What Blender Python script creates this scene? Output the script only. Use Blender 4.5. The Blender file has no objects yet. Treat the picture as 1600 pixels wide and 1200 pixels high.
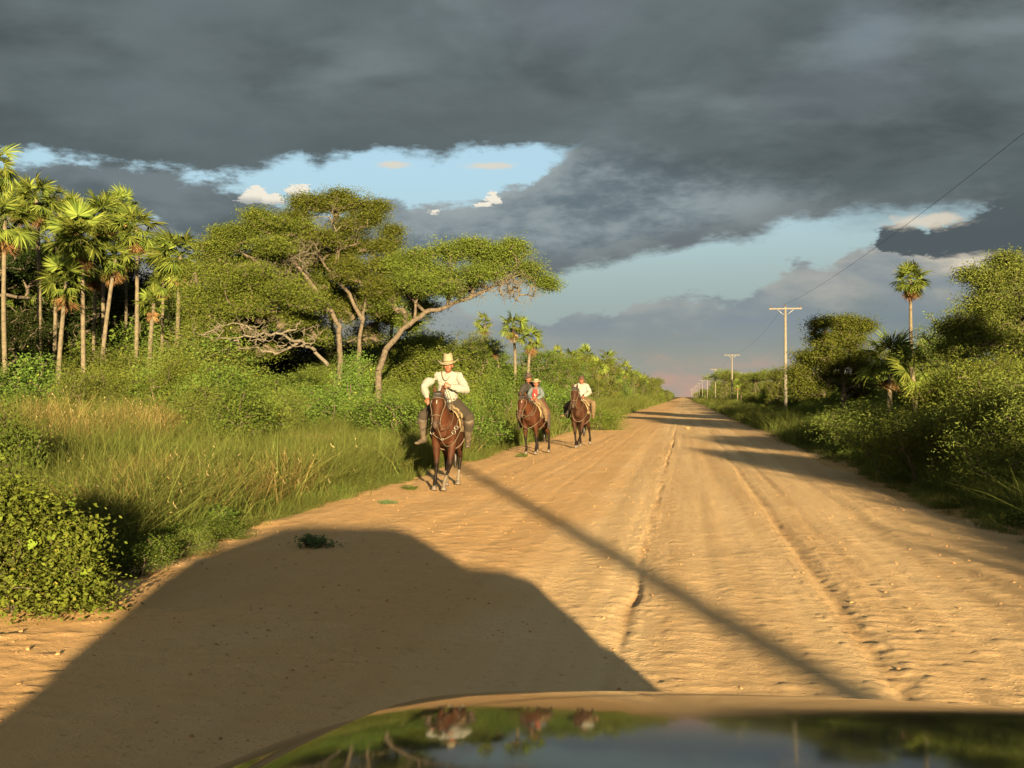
import bpy, bmesh, math, random
import numpy as np
from mathutils import Vector, Matrix, Euler, noise

R = math.radians
rng = np.random.default_rng(7)
random.seed(7)
SC = bpy.context.scene
COL = SC.collection

# ------------------------------------------------------------------ camera, sky, sun, exposure
CAM_H = 1.65
FPX = 1600.0                      # focal length in pixels of a 1600 px wide picture
YAW, PITCH = 9.51, 0.716
cam_data = bpy.data.cameras.new('camera')
cam = bpy.data.objects.new('camera', cam_data)
COL.objects.link(cam)
cam.location = (0, 0, CAM_H)
cam.rotation_euler = (R(90 + PITCH), 0, R(YAW))
cam_data.sensor_fit = 'HORIZONTAL'
cam_data.sensor_width = 36
cam_data.lens = 36 * FPX / 1600
cam_data.clip_start = 0.02
cam_data.clip_end = 9000
SC.camera = cam

SUN_EL = 7.8
SUN_AZ = 19.2                     # shadows run this many degrees to the left of the road
SUN_STRENGTH, EXPOSURE = 5.0, 2.1
SKY_STRENGTH = 0.1
SC.view_settings.view_transform = 'Standard'
SC.view_settings.look = 'None'
SC.view_settings.gamma = 1
SC.view_settings.use_curve_mapping = False
SC.view_settings.exposure = EXPOSURE
SC.cycles.max_bounces = 6
SC.cycles.diffuse_bounces = 2
SC.cycles.glossy_bounces = 2
SC.cycles.transmission_bounces = 2
SC.cycles.transparent_max_bounces = 6
SC.cycles.volume_bounces = 0
SC.cycles.use_denoising = True
SC.cycles.sample_clamp_indirect = 4
SC.cycles.use_adaptive_sampling = True
SC.cycles.adaptive_threshold = 0.02

sun_data = bpy.data.lights.new('sun', 'SUN')
sun_data.energy = SUN_STRENGTH
sun_data.color = (1.0, 0.76, 0.42)
sun_data.angle = R(0.7)
sun = bpy.data.objects.new('sun', sun_data)
COL.objects.link(sun)
# light travels toward (-sin az, cos az, -tan el)
ldir = Vector((-math.sin(R(SUN_AZ)) * math.cos(R(SUN_EL)), math.cos(R(SUN_AZ)) * math.cos(R(SUN_EL)), -math.sin(R(SUN_EL))))
sun.rotation_euler = ldir.to_track_quat('-Z', 'Y').to_euler()
sun.location = (8, -20, 12)


def px_az(px):   # picture column -> azimuth in degrees from +Y toward +X
    return math.degrees(math.atan((px - 800) / FPX)) - YAW


def px_el(px, py):
    a = math.atan((px - 800) / FPX)
    return math.degrees(math.atan((620 - py) / FPX * math.cos(a)))


def s2l(c):
    return tuple(((v / 255) / 12.92 if v / 255 <= 0.04045 else ((v / 255 + 0.055) / 1.055) ** 2.4) for v in c)


class NT:
    """small helper that writes node trees as expressions"""
    def __init__(s, nt):
        s.nt = nt
        s.n = nt.nodes
        s.l = nt.links

    def set(s, sock, v):
        if hasattr(v, 'is_linked') or hasattr(v, 'links'):
            s.l.new(v, sock)
        else:
            if isinstance(v, (tuple, list)) and len(v) == 3 and sock.type == 'RGBA':
                v = (*v, 1)
            sock.default_value = v

    def node(s, typ, **kw):
        n = s.n.new(typ)
        for k, v in kw.items():
            setattr(n, k, v)
        return n

    def m(s, op, a, b=0.0, c=None, clamp=False):
        n = s.n.new('ShaderNodeMath')
        n.operation = op
        n.use_clamp = clamp
        s.set(n.inputs[0], a)
        s.set(n.inputs[1], b)
        if c is not None:
            s.set(n.inputs[2], c)
        return n.outputs[0]

    def smooth(s, v, lo, hi, a=0.0, b=1.0):
        n = s.n.new('ShaderNodeMapRange')
        n.interpolation_type = 'SMOOTHSTEP'
        s.set(n.inputs[0], v)
        for i, x in enumerate((lo, hi, a, b)):
            s.set(n.inputs[i + 1], x)
        return n.outputs[0]

    def lin(s, v, lo, hi, a=0.0, b=1.0):
        n = s.n.new('ShaderNodeMapRange')
        s.set(n.inputs[0], v)
        for i, x in enumerate((lo, hi, a, b)):
            s.set(n.inputs[i + 1], x)
        return n.outputs[0]

    def mix(s, f, a, b, mode='MIX'):
        n = s.n.new('ShaderNodeMix')
        n.data_type = 'RGBA'
        n.blend_type = mode
        s.set(n.inputs[0], f)
        s.set(n.inputs[6], a)
        s.set(n.inputs[7], b)
        return n.outputs[2]

    def noise(s, vec, scale, detail=4, rough=0.5, dist=0.0, col=False):
        n = s.n.new('ShaderNodeTexNoise')
        n.inputs['Scale'].default_value = scale
        n.inputs['Detail'].default_value = detail
        n.inputs['Roughness'].default_value = rough
        n.inputs['Distortion'].default_value = dist
        if vec is not None:
            s.l.new(vec, n.inputs['Vector'])
        return n.outputs['Color' if col else 'Fac']

    def scale(s, vec, v):
        n = s.n.new('ShaderNodeMapping')
        n.inputs['Scale'].default_value = v
        s.l.new(vec, n.inputs['Vector'])
        return n.outputs[0]

    def curve(s, v, pts):
        n = s.n.new('ShaderNodeFloatCurve')
        s.set(n.inputs['Value'], v)
        c = n.mapping.curves[0]
        c.points[0].location = pts[0]
        c.points[1].location = pts[-1]
        for p in pts[1:-1]:
            c.points.new(*p)
        for p in c.points:
            p.handle_type = 'AUTO_CLAMPED'
        n.mapping.update()
        return n.outputs[0]


world = bpy.data.worlds.new('World')
SC.world = world
world.use_nodes = True


def build_world():
    t = NT(world.node_tree)
    t.n.clear()
    out = t.node('ShaderNodeOutputWorld')
    bg = t.node('ShaderNodeBackground')
    bg.inputs['Strength'].default_value = SKY_STRENGTH
    t.l.new(bg.outputs[0], out.inputs[0])
    sky = t.node('ShaderNodeTexSky', sky_type='NISHITA', sun_disc=False)
    sky.sun_elevation = R(SUN_EL)
    sky.sun_rotation = R(180 - SUN_AZ)
    sky.air_density = 1.0
    sky.dust_density = 1.2
    sky.ozone_density = 1.5
    tc = t.node('ShaderNodeTexCoord')
    d = tc.outputs['Generated']
    sep = t.node('ShaderNodeSeparateXYZ')
    t.l.new(d, sep.inputs[0])
    x, y, z = sep.outputs
    az = t.m('DEGREES', t.m('ARCTAN2', x, y))
    el = t.m('DEGREES', t.m('ARCSINE', z))
    zc = t.m('MAXIMUM', z, 0.0)
    # flattened direction used by the cloud noises
    flat = t.scale(d, (1, 1, 2.6))
    big = t.noise(flat, 3.0, 3, 0.5)
    mid = t.noise(flat, 9.0, 6, 0.55)
    fine = t.noise(flat, 34.0, 6, 0.6)
    vfine = t.noise(flat, 95.0, 5, 0.65)
    billow = t.m('ADD', t.m('MULTIPLY', t.m('SUBTRACT', vfine, 0.5), 2.4), t.m('ADD', t.m('MULTIPLY', t.m('SUBTRACT', mid, 0.5), 6.0), t.m('MULTIPLY', t.m('SUBTRACT', fine, 0.5), 5.0)))   # degrees
    # plane of the cloud deck, seen in perspective
    inv = t.m('DIVIDE', 1.0, t.m('ADD', zc, 0.24))
    comb = t.node('ShaderNodeCombineXYZ')
    t.l.new(t.m('MULTIPLY', x, inv), comb.inputs[0])
    t.l.new(t.m('MULTIPLY', y, inv), comb.inputs[1])
    deckn = t.noise(comb.outputs[0], 1.9, 6, 0.5, 0.4)
    deckn3 = t.noise(t.scale(comb.outputs[0], (1.0, 1.2, 1)), 7.0, 6, 0.55, 0.3)
    deckn2 = t.noise(t.scale(comb.outputs[0], (0.8, 1.2, 1)), 2.8, 6, 0.52)

    K = 1.0 / (SKY_STRENGTH * 2 ** EXPOSURE)

    def C(r, g, b):        # a colour as it shows in the picture
        return tuple(v * K for v in s2l((r, g, b)))

    A0, A1 = -46.0, 24.0
    u = t.lin(az, A0, A1)

    def edge(pts, lo=-10.0, hi=30.0):   # list of picture points -> elevation of an edge by azimuth
        q = sorted(((px_az(p) - A0) / (A1 - A0), (px_el(p, v) - lo) / (hi - lo)) for p, v in pts)
        q = [(0.0, q[0][1])] + q + [(1.0, q[-1][1])]
        return t.lin(t.curve(u, q), 0, 1, lo, hi)

    # clear air behind everything
    clear = t.mix(0.8, sky.outputs[0], C(158, 188, 201))
    clear = t.mix(t.smooth(el, 3.5, 13.5), C(158, 174, 170), clear)
    col = clear
    # pink glow of far clouds over the end of the road
    low = t.m('ADD', el, t.m('MULTIPLY', billow, 0.35))
    pink = t.m('MULTIPLY', t.smooth(low, 2.6, 0.9), t.smooth(t.m('ABSOLUTE', t.m('ADD', az, 1.0)), 16.0, 2.0))
    # far bank of cumulus over the horizon
    bank_top = edge([(-100, 470), (300, 430), (700, 470), (850, 505), (900, 492), (960, 487), (1010, 464), (1100, 463), (1150, 474), (1175, 462),
                     (1215, 432), (1255, 412), (1290, 420), (1330, 395), (1400, 380), (1500, 385), (1700, 380)])
    dd = t.m('SUBTRACT', t.m('ADD', bank_top, t.m('MULTIPLY', billow, 0.34)), el)
    m_bank = t.smooth(dd, -0.16, 0.30)
    bankc = t.mix(t.smooth(dd, 0.2, 3.2), C(160, 166, 163), C(124, 138, 142))
    bankc = t.mix(t.m('MULTIPLY', t.smooth(t.m('ADD', az, t.m('MULTIPLY', mid, 3.0)), 4.0, 17.0), t.smooth(dd, 4.0, 0.2)), bankc, C(196, 188, 172))
    bankc = t.mix(t.smooth(mid, 0.40, 0.66), bankc, C(134, 146, 152))
    bankc = t.mix(t.m('MULTIPLY', t.smooth(el, 4.4, 1.6), .85), bankc, C(158, 160, 148))
    bankc = t.mix(t.m('MULTIPLY', pink, t.smooth(mid, 0.34, 0.58)), bankc, C(196, 158, 140))
    col = t.mix(m_bank, col, bankc)

    def puff(px, py, rx, ry, amp=1.0):   # an uneven cloud lump, centre and radii in picture pixels, laid out by direction
        a0, e0 = px_az(px), px_el(px, py)
        ra, re = math.degrees(rx / FPX), math.degrees(ry / FPX)
        dx = t.m('DIVIDE', t.m('SUBTRACT', az, a0), ra)
        dy = t.m('DIVIDE', t.m('SUBTRACT', el, e0), re)
        rr = t.m('SQRT', t.m('ADD', t.m('MULTIPLY', dx, dx), t.m('MULTIPLY', dy, dy)))
        return t.m('SUBTRACT', 1.0, t.m('ADD', rr, t.m('MULTIPLY', billow, amp * 0.5 / max(0.5, min(ra, re)))))

    # grey cloud on the left below the deck, and the greyer mass under it
    mk = t.smooth(t.m('MAXIMUM', puff(180, 299, 215, 50, .7), puff(330, 330, 120, 40, .6)), -0.05, 0.3)
    lowl = t.m('MULTIPLY', t.smooth(t.m('ADD', el, t.m('MULTIPLY', billow, 0.5)), px_el(300, 322), px_el(300, 352)), t.smooth(az, px_az(650), px_az(560)))
    col = t.mix(lowl, col, t.mix(t.smooth(mid, .4, .62), C(128, 138, 140), C(164, 158, 146)))
    col = t.mix(mk, col, t.mix(t.smooth(mid, .36, .62), C(92, 104, 108), C(116, 128, 132)))
    # middle bank: upper and lower edge
    top2 = edge([(-100, 700), (520, 520), (570, 330), (600, 306), (660, 322), (720, 326), (775, 300), (830, 285), (862, 262), (890, 240), (940, 200), (1700, 150)])
    bot2 = edge([(-100, 500), (640, 470), (800, 445), (860, 428), (905, 424), (960, 414), (1040, 394), (1120, 378), (1180, 372), (1240, 352), (1290, 348), (1340, 330), (1700, 318)])
    dt = t.m('SUBTRACT', t.m('ADD', top2, t.m('MULTIPLY', billow, 0.40)), el)
    db = t.m('SUBTRACT', el, t.m('ADD', bot2, t.m('MULTIPLY', billow, 0.22)))
    m2 = t.m('MULTIPLY', t.smooth(dt, -0.2, 0.4), t.smooth(db, -0.2, 0.6))
    rim = t.m('MULTIPLY', t.smooth(dt, 1.1, 0.1), t.smooth(mid, .42, .6))
    c2 = t.mix(t.smooth(t.m('ADD', t.m('MULTIPLY', mid, .6), t.m('MULTIPLY', fine, .4)), 0.38, 0.62), C(104, 118, 126), C(146, 158, 161))
    c2 = t.mix(t.m('MULTIPLY', t.smooth(db, 1.8, 0.2), .7), c2, C(112, 117, 118))
    c2 = t.mix(t.m('MULTIPLY', rim, .55), c2, C(168, 176, 176))
    col = t.mix(m2, col, c2)
    # dark bank at the right edge
    mk = t.smooth(t.m('MAXIMUM', puff(1408, 374, 44, 26, .5), t.m('MAXIMUM', puff(1560, 372, 120, 28, .6), puff(1640, 350, 110, 50, .6))), 0.0, 0.22)
    col = t.mix(mk, col, C(84, 94, 98))
    # the storm deck
    deck_e = edge([(-150, 215), (0, 237), (90, 247), (200, 262), (300, 268), (390, 274), (430, 262), (470, 250), (490, 262), (520, 250), (560, 246),
                   (600, 240), (660, 242), (690, 250), (725, 240), (760, 232), (820, 228), (870, 240), (1000, 262), (1150, 300), (1300, 325), (1380, 335),
                   (1500, 330), (1700, 325)])
    dk = t.m('SUBTRACT', el, t.m('ADD', deck_e, t.m('MULTIPLY', billow, 0.30)))
    soft = t.smooth(az, px_az(860), px_az(960))
    md = t.smooth(dk, t.lin(soft, 0, 1, -0.25, -1.6), t.lin(soft, 0, 1, 0.5, 2.2))
    base = t.mix(t.smooth(deckn, 0.34, 0.66), C(75, 84, 86), C(106, 118, 121))
    base = t.mix(t.smooth(deckn2, 0.48, 0.74), base, C(126, 138, 141))
    base = t.mix(t.m('MULTIPLY', t.smooth(deckn3, 0.35, 0.7), 0.35), base, C(114, 124, 126))
    base = t.mix(t.m('MULTIPLY', t.smooth(dk, 5.0, 0.3), .6), base, C(84, 95, 98))
    base = t.mix(t.smooth(puff(1355, 55, 60, 40, .4), -0.6, 0.7, 0, .45), base, C(130, 142, 154))
    base = t.mix(t.smooth(puff(880, 10, 110, 60, .5), -0.6, 0.9, 0, .5), base, C(122, 132, 140))
    base = t.mix(t.smooth(puff(1330, 135, 150, 50, .5), -0.5, 0.9, 0, .35), base, C(116, 126, 134))
    base = t.mix(t.smooth(puff(740, 175, 260, 48, .5), -0.5, 0.9, 0, .35), base, C(112, 122, 126))
    col = t.mix(md, col, base)
    # sunlit cumulus heads and wisps in the gap
    for (px, py, rx, ry, am) in ((400, 303, 30, 15, .7), (424, 308, 22, 12, .7), (457, 298, 16, 11, .6), (677, 329, 18, 9, .8), (755, 318, 26, 7, .8), (774, 312, 14, 11, .7)):
        mk = t.smooth(puff(px, py, rx, ry, am), 0.0, 0.22)
        col = t.mix(mk, col, t.mix(t.smooth(t.m('SUBTRACT', el, px_el(px, py)), -0.5, 0.0), C(170, 172, 170), C(244, 236, 218)))
    for (px, py, rx, ry) in ((770, 258, 62, 7), (612, 255, 26, 6), (1440, 345, 60, 13), (1540, 410, 60, 14)):
        col = t.mix(t.m('MULTIPLY', t.smooth(puff(px, py, rx, ry, .35), -0.1, 0.7), 0.8), col, C(226, 214, 194))
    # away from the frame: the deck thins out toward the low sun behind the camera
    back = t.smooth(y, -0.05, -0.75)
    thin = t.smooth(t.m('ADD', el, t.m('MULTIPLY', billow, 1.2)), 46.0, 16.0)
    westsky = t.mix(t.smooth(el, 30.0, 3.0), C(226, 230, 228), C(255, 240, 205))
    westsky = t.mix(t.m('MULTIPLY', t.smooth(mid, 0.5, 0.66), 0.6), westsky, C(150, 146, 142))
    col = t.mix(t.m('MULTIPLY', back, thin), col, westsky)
    # below the horizon: dusty ground colour, never seen
    col = t.mix(t.smooth(el, -0.1, -1.0), col, C(120, 105, 80))
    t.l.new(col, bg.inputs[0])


build_world()

# ------------------------------------------------------------------ helpers
CAMM = Matrix.Translation((0, 0, CAM_H)) @ Euler((R(90 + PITCH), 0, R(YAW))).to_matrix().to_4x4()


def at(px, py, depth):
    """the place seen at a spot of the photograph, at this depth in metres"""
    return CAMM @ Vector(((px - 800) / FPX * depth, (600 - py) / FPX * depth, -depth))


def ground_at(px, py):
    a, b = at(px, py, 1.0), Vector((0, 0, CAM_H))
    t = CAM_H / (CAM_H - a.z)
    p = b + (a - b) * t
    return Vector((p.x, p.y, 0))


def tag(o, label=None, cat=None, group=None, kind=None):
    if label: o['label'] = label
    if cat: o['category'] = cat
    if group: o['group'] = group
    if kind: o['kind'] = kind
    return o


def empty(name, loc=(0, 0, 0), rz=0.0, label=None, cat=None, group=None, scale=None):
    o = bpy.data.objects.new(name, None)
    COL.objects.link(o)
    o.location = loc
    o.rotation_euler = (0, 0, rz)
    if scale: o.scale = (scale,) * 3
    return tag(o, label, cat, group)


def link(name, mesh, parent=None, mats=None):
    o = bpy.data.objects.new(name, mesh)
    COL.objects.link(o)
    if mats:
        for m in (mats if isinstance(mats, (list, tuple)) else [mats]):
            mesh.materials.append(m)
    if parent is not None:
        o.parent = parent
    return o


def children_of(o):
    return CH.get(o.name, [])


CH = {}


def copy_thing(root, loc, rz, scale=None, label=None, group=None):
    c = root.copy()
    COL.objects.link(c)
    c.location, c.rotation_euler = loc, (0, 0, rz)
    if scale is not None: c.scale = scale if isinstance(scale, (tuple, list)) else (scale,) * 3
    if label: c['label'] = label
    if group: c['group'] = group
    for ch in root.children:
        k = ch.copy()
        COL.objects.link(k)
        k.parent = c
        for g in ch.children:
            q = g.copy()
            COL.objects.link(q)
            q.parent = k
    return c


def np_mesh(name, verts, faces, attrs=None, mat_idx=None, smooth=False):
    """verts (N,3); faces (M,3|4); attrs {name: (N,)} float point attributes"""
    me = bpy.data.meshes.new(name)
    verts = np.ascontiguousarray(verts, dtype=np.float32)
    faces = np.ascontiguousarray(faces, dtype=np.int32)
    n, k = faces.shape
    me.vertices.add(len(verts))
    me.vertices.foreach_set('co', verts.ravel())
    me.loops.add(n * k)
    me.loops.foreach_set('vertex_index', faces.ravel())
    me.polygons.add(n)
    me.polygons.foreach_set('loop_start', np.arange(0, n * k, k, dtype=np.int32))
    if mat_idx is not None:
        me.polygons.foreach_set('material_index', np.ascontiguousarray(mat_idx, dtype=np.int32))
    if smooth:
        me.polygons.foreach_set('use_smooth', np.ones(n, dtype=bool))
    me.update(calc_edges=True)
    for a, v in (attrs or {}).items():
        at_ = me.attributes.new(a, 'FLOAT', 'POINT')
        at_.data.foreach_set('value', np.ascontiguousarray(v, dtype=np.float32))
    return me


def bm_mesh(name, bm, smooth=True):
    me = bpy.data.meshes.new(name)
    bmesh.ops.recalc_face_normals(bm, faces=bm.faces)
    bm.to_mesh(me)
    bm.free()
    if smooth:
        me.polygons.foreach_set('use_smooth', np.ones(len(me.polygons), dtype=bool))
    return me


class Lattice:
    """smooth value noise on numpy arrays"""
    def __init__(s, seed):
        s.g = np.random.default_rng(seed).random((256, 256))

    def __call__(s, x, y):
        xi, yi = np.floor(x).astype(int), np.floor(y).astype(int)
        fx, fy = x - xi, y - yi
        fx, fy = fx * fx * (3 - 2 * fx), fy * fy * (3 - 2 * fy)
        g = s.g
        a, b = g[xi % 256, yi % 256], g[(xi + 1) % 256, yi % 256]
        c, d = g[xi % 256, (yi + 1) % 256], g[(xi + 1) % 256, (yi + 1) % 256]
        return (a * (1 - fx) + b * fx) * (1 - fy) + (c * (1 - fx) + d * fx) * fy - 0.5


LN = [Lattice(i + 11) for i in range(6)]


def fbm(x, y, f, octv=4, seed=0):
    v, a = 0, 1.0
    for i in range(octv):
        v = v + a * LN[(seed + i) % 6](x * f + 17.3 * i + seed * 5.1, y * f - 9.1 * i)
        f, a = f * 2.07, a * 0.5
    return v


def sstep(x, a, b):
    t = np.clip((x - a) / (b - a), 0, 1)
    return t * t * (3 - 2 * t)


# ------------------------------------------------------------------ materials
def new_mat(name):
    m = bpy.data.materials.new(name)
    m.use_nodes = True
    t = NT(m.node_tree)
    t.n.clear()
    out = t.node('ShaderNodeOutputMaterial')
    return m, t, out


def principled(t, out, **kw):
    b = t.node('ShaderNodeBsdfPrincipled')
    for k, v in kw.items():
        t.set(b.inputs[k.replace('_', ' ')], v)
    t.l.new(b.outputs[0], out.inputs[0])
    return b


def simple_mat(name, col, rough=0.8, var=0.12, scale=12.0, bump=0.0, bscale=60.0, **kw):
    m, t, out = new_mat(name)
    tc = t.node('ShaderNodeTexCoord')
    nz = t.noise(tc.outputs['Object'], scale, 5, 0.6)
    c = t.mix(t.smooth(nz, 0.3, 0.7), tuple(v * (1 - var) for v in col), tuple(min(1, v * (1 + var)) for v in col))
    b = principled(t, out, Base_Color=c, Roughness=rough, **kw)
    if bump:
        bp = t.node('ShaderNodeBump')
        bp.inputs['Strength'].default_value = bump
        bp.inputs['Distance'].default_value = 0.02
        t.l.new(t.noise(tc.outputs['Object'], bscale, 5, 0.6), bp.inputs['Height'])
        t.l.new(bp.outputs[0], b.inputs['Normal'])
    return m


def leaf_mat(name, dark, light, odd=None, trans=0.25, objvar=0.25):
    m, t, out = new_mat(name)
    at_ = t.node('ShaderNodeAttribute', attribute_name='tint')
    oi = t.node('ShaderNodeObjectInfo')
    f = at_.outputs['Fac']
    c = t.mix(f, dark, light)
    if odd:
        c = t.mix(t.smooth(f, 0.90, 0.97), c, odd)
    hs = t.node('ShaderNodeHueSaturation')
    t.l.new(c, hs.inputs['Color'])
    t.l.new(t.lin(oi.outputs['Random'], 0, 1, 1 - objvar, 1 + objvar), hs.inputs['Value'])
    t.l.new(t.lin(oi.outputs['Random'], 0, 1, 0.485, 0.515), hs.inputs['Hue'])
    df = t.node('ShaderNodeBsdfDiffuse')
    tr = t.node('ShaderNodeBsdfTranslucent')
    t.l.new(hs.outputs[0], df.inputs[0])
    t.l.new(hs.outputs[0], tr.inputs[0])
    mx = t.node('ShaderNodeMixShader')
    mx.inputs[0].default_value = trans
    t.l.new(df.outputs[0], mx.inputs[1])
    t.l.new(tr.outputs[0], mx.inputs[2])
    t.l.new(mx.outputs[0], out.inputs[0])
    return m


M = {}
M['acacia'] = leaf_mat('acacia leaves', (0.042, 0.062, 0.012), (0.160, 0.198, 0.036), (0.20, 0.16, 0.05))
M['bright'] = leaf_mat('bright shrub leaves', (0.040, 0.070, 0.014), (0.125, 0.182, 0.036), (0.26, 0.26, 0.04))
M['olive'] = leaf_mat('olive brush leaves', (0.060, 0.086, 0.020), (0.185, 0.232, 0.052), (0.17, 0.14, 0.04))
M['dark'] = leaf_mat('thicket leaves with painted shade', (0.012, 0.020, 0.006), (0.034, 0.050, 0.013))  # shade of the forest interior is put into this very dark leaf colour
M['vine'] = leaf_mat('vine leaves', (0.040, 0.066, 0.012), (0.150, 0.195, 0.030), (0.30, 0.27, 0.045), objvar=0.12)
M['frond'] = leaf_mat('palm fronds', (0.048, 0.074, 0.014), (0.180, 0.212, 0.042), trans=0.2, objvar=0.3)
M['dead_frond'] = leaf_mat('dead palm fronds', (0.11, 0.062, 0.028), (0.26, 0.155, 0.07), trans=0.15, objvar=0.25)
M['grass'] = leaf_mat('grass blades', (0.058, 0.078, 0.018), (0.178, 0.198, 0.052), (0.34, 0.27, 0.11), trans=0.35)
M['dry_grass'] = leaf_mat('dry grass blades', (0.12, 0.085, 0.03), (0.28, 0.21, 0.08), (0.40, 0.32, 0.17), trans=0.3)
M['bark'] = simple_mat('grey brown bark', (0.085, 0.066, 0.045), 0.9, 0.4, 9, 0.6, 30)
M['pale_bark'] = simple_mat('pale dead wood', (0.115, 0.098, 0.072), 0.9, 0.25, 9, 0.4, 30)
M['palm_bark'] = simple_mat('palm trunk', (0.11, 0.09, 0.058), 0.9, 0.3, 5, 0.6, 24)


def road_material():
    m, t, out = new_mat('packed orange earth')
    g = t.node('ShaderNodeNewGeometry')
    P = g.outputs['Position']
    sep = t.node('ShaderNodeSeparateXYZ')
    t.l.new(P, sep.inputs[0])
    x, y, z = sep.outputs
    streak = t.noise(t.scale(P, (1.6, 0.05, 1)), 1.0, 5, 0.6, 0.2)
    blot = t.noise(P, 0.55, 6, 0.6)
    grit = t.noise(P, 16.0, 6, 0.65)
    fineg = t.noise(P, 85.0, 4, 0.7)
    c = t.mix(t.smooth(streak, 0.32, 0.68), (0.55, 0.360, 0.178), (0.69, 0.490, 0.262))
    # the graded left shoulder is redder, the right one browner
    c = t.mix(t.m('MULTIPLY', t.smooth(t.m('ADD', x, t.m('MULTIPLY', blot, 1.6)), 0.2, -1.2), 0.85), c, (0.60, 0.36, 0.155))
    c = t.mix(t.m('MULTIPLY', t.smooth(t.m('ADD', x, t.m('MULTIPLY', blot, 2.0)), 2.6, 4.6), 0.7), c, (0.42, 0.27, 0.13))
    c = t.mix(t.m('MULTIPLY', t.smooth(blot, 0.45, 0.72), 0.45), c, (0.66, 0.45, 0.245))
    c = t.mix(t.m('MULTIPLY', t.smooth(grit, 0.56, 0.74), 0.5), c, (0.30, 0.165, 0.065))
    c = t.mix(t.m('MULTIPLY', t.smooth(fineg, 0.55, 0.8), 0.35), c, (0.62, 0.44, 0.24))
    dk = t.node('ShaderNodeAttribute', attribute_name='loose')
    c = t.mix(t.m('MULTIPLY', dk.outputs['Fac'], 0.55), c, (0.30, 0.165, 0.07))  # darker colour painted in for shade along the trench and ruts
    b = principled(t, out, Base_Color=c, Roughness=0.95, Specular_IOR_Level=0.15)
    vor = t.node('ShaderNodeTexVoronoi')
    vor.inputs['Scale'].default_value = 22.0
    t.l.new(P, vor.inputs['Vector'])
    crumb = t.m('MULTIPLY', t.smooth(vor.outputs['Distance'], 0.32, 0.05), t.smooth(blot, .42, .62))
    h = t.m('ADD', t.m('MULTIPLY', crumb, .5), t.m('ADD', t.m('MULTIPLY', grit, 0.6), t.m('MULTIPLY', fineg, 0.35)))
    bp = t.node('ShaderNodeBump')
    bp.inputs['Strength'].default_value = 0.6
    bp.inputs['Distance'].default_value = 0.03
    t.l.new(h, bp.inputs['Height'])
    t.l.new(bp.outputs[0], b.inputs['Normal'])
    return m


def ground_material():
    m, t, out = new_mat('verge soil')
    g = t.node('ShaderNodeNewGeometry')
    P = g.outputs['Position']
    a = t.noise(P, 0.4, 6, 0.6)
    b_ = t.noise(P, 7.0, 6, 0.65)
    c = t.mix(t.smooth(a, 0.35, 0.65), (0.10, 0.095, 0.03), (0.16, 0.13, 0.05))
    c = t.mix(t.smooth(b_, 0.45, 0.7), c, (0.07, 0.075, 0.02))
    sep = t.node('ShaderNodeSeparateXYZ')
    t.l.new(P, sep.inputs[0])
    bare = t.m('MULTIPLY', t.smooth(sep.outputs[0], -7.2, -6.0), t.smooth(sep.outputs[0], 6.2, 4.6))
    c = t.mix(t.m('MULTIPLY', bare, t.smooth(b_, 0.8, 0.45)), c, (0.47, 0.28, 0.11))
    b = principled(t, out, Base_Color=c, Roughness=0.95, Specular_IOR_Level=0.1)
    bp = t.node('ShaderNodeBump')
    bp.inputs['Strength'].default_value = 0.6
    bp.inputs['Distance'].default_value = 0.05
    t.l.new(b_, bp.inputs['Height'])
    t.l.new(bp.outputs[0], b.inputs['Normal'])
    return m


M['road'] = road_material()
M['ground'] = ground_material()


# ------------------------------------------------------------------ ground and road
def graded(lo, hi, f0, k, c=0.0):
    """positions from c outwards whose spacing grows with distance"""
    out = [c]
    while out[-1] < hi: out.append(out[-1] + max(f0, k * abs(out[-1] - c)))
    neg = [c]
    while neg[-1] > lo: neg.append(neg[-1] - max(f0, k * abs(neg[-1] - c)))
    return np.array(neg[:0:-1] + out)


def grid_mesh(name, xs, ys, fz, attrs=None):
    X, Y = np.meshgrid(xs, ys, indexing='ij')
    Z = fz(X, Y)
    nx, ny = X.shape
    v = np.stack([X.ravel(), Y.ravel(), Z.ravel()], 1)
    i = np.arange(nx * ny).reshape(nx, ny)
    f = np.stack([i[:-1, :-1].ravel(), i[1:, :-1].ravel(), i[1:, 1:].ravel(), i[:-1, 1:].ravel()], 1)
    return np_mesh(name, v, f, {k: fn(X, Y).ravel() for k, fn in (attrs or {}).items()}, smooth=True)


RL, RR = -5.35, 3.65        # road edges


def verge_z(x, y):
    side = np.maximum(np.maximum(RL - x, x - RR), 0)
    z = -0.04 * sstep(side, 0.3, 2.2) + 0.18 * sstep(side, 3.5, 9.0)
    z = z + fbm(x, y, 0.35, 3, 1) * 0.12 * sstep(side, -0.2, 2.0) + fbm(x, y, 2.3, 3, 2) * 0.05 * sstep(side, -.2, 1)
    inside = np.minimum(x - RL, RR - x)
    return z - 0.25 * sstep(inside, 0.15, 1.2) - 0.045


def vz(x, y):
    return float(verge_z(np.array([x], float), np.array([y], float))[0])


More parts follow.
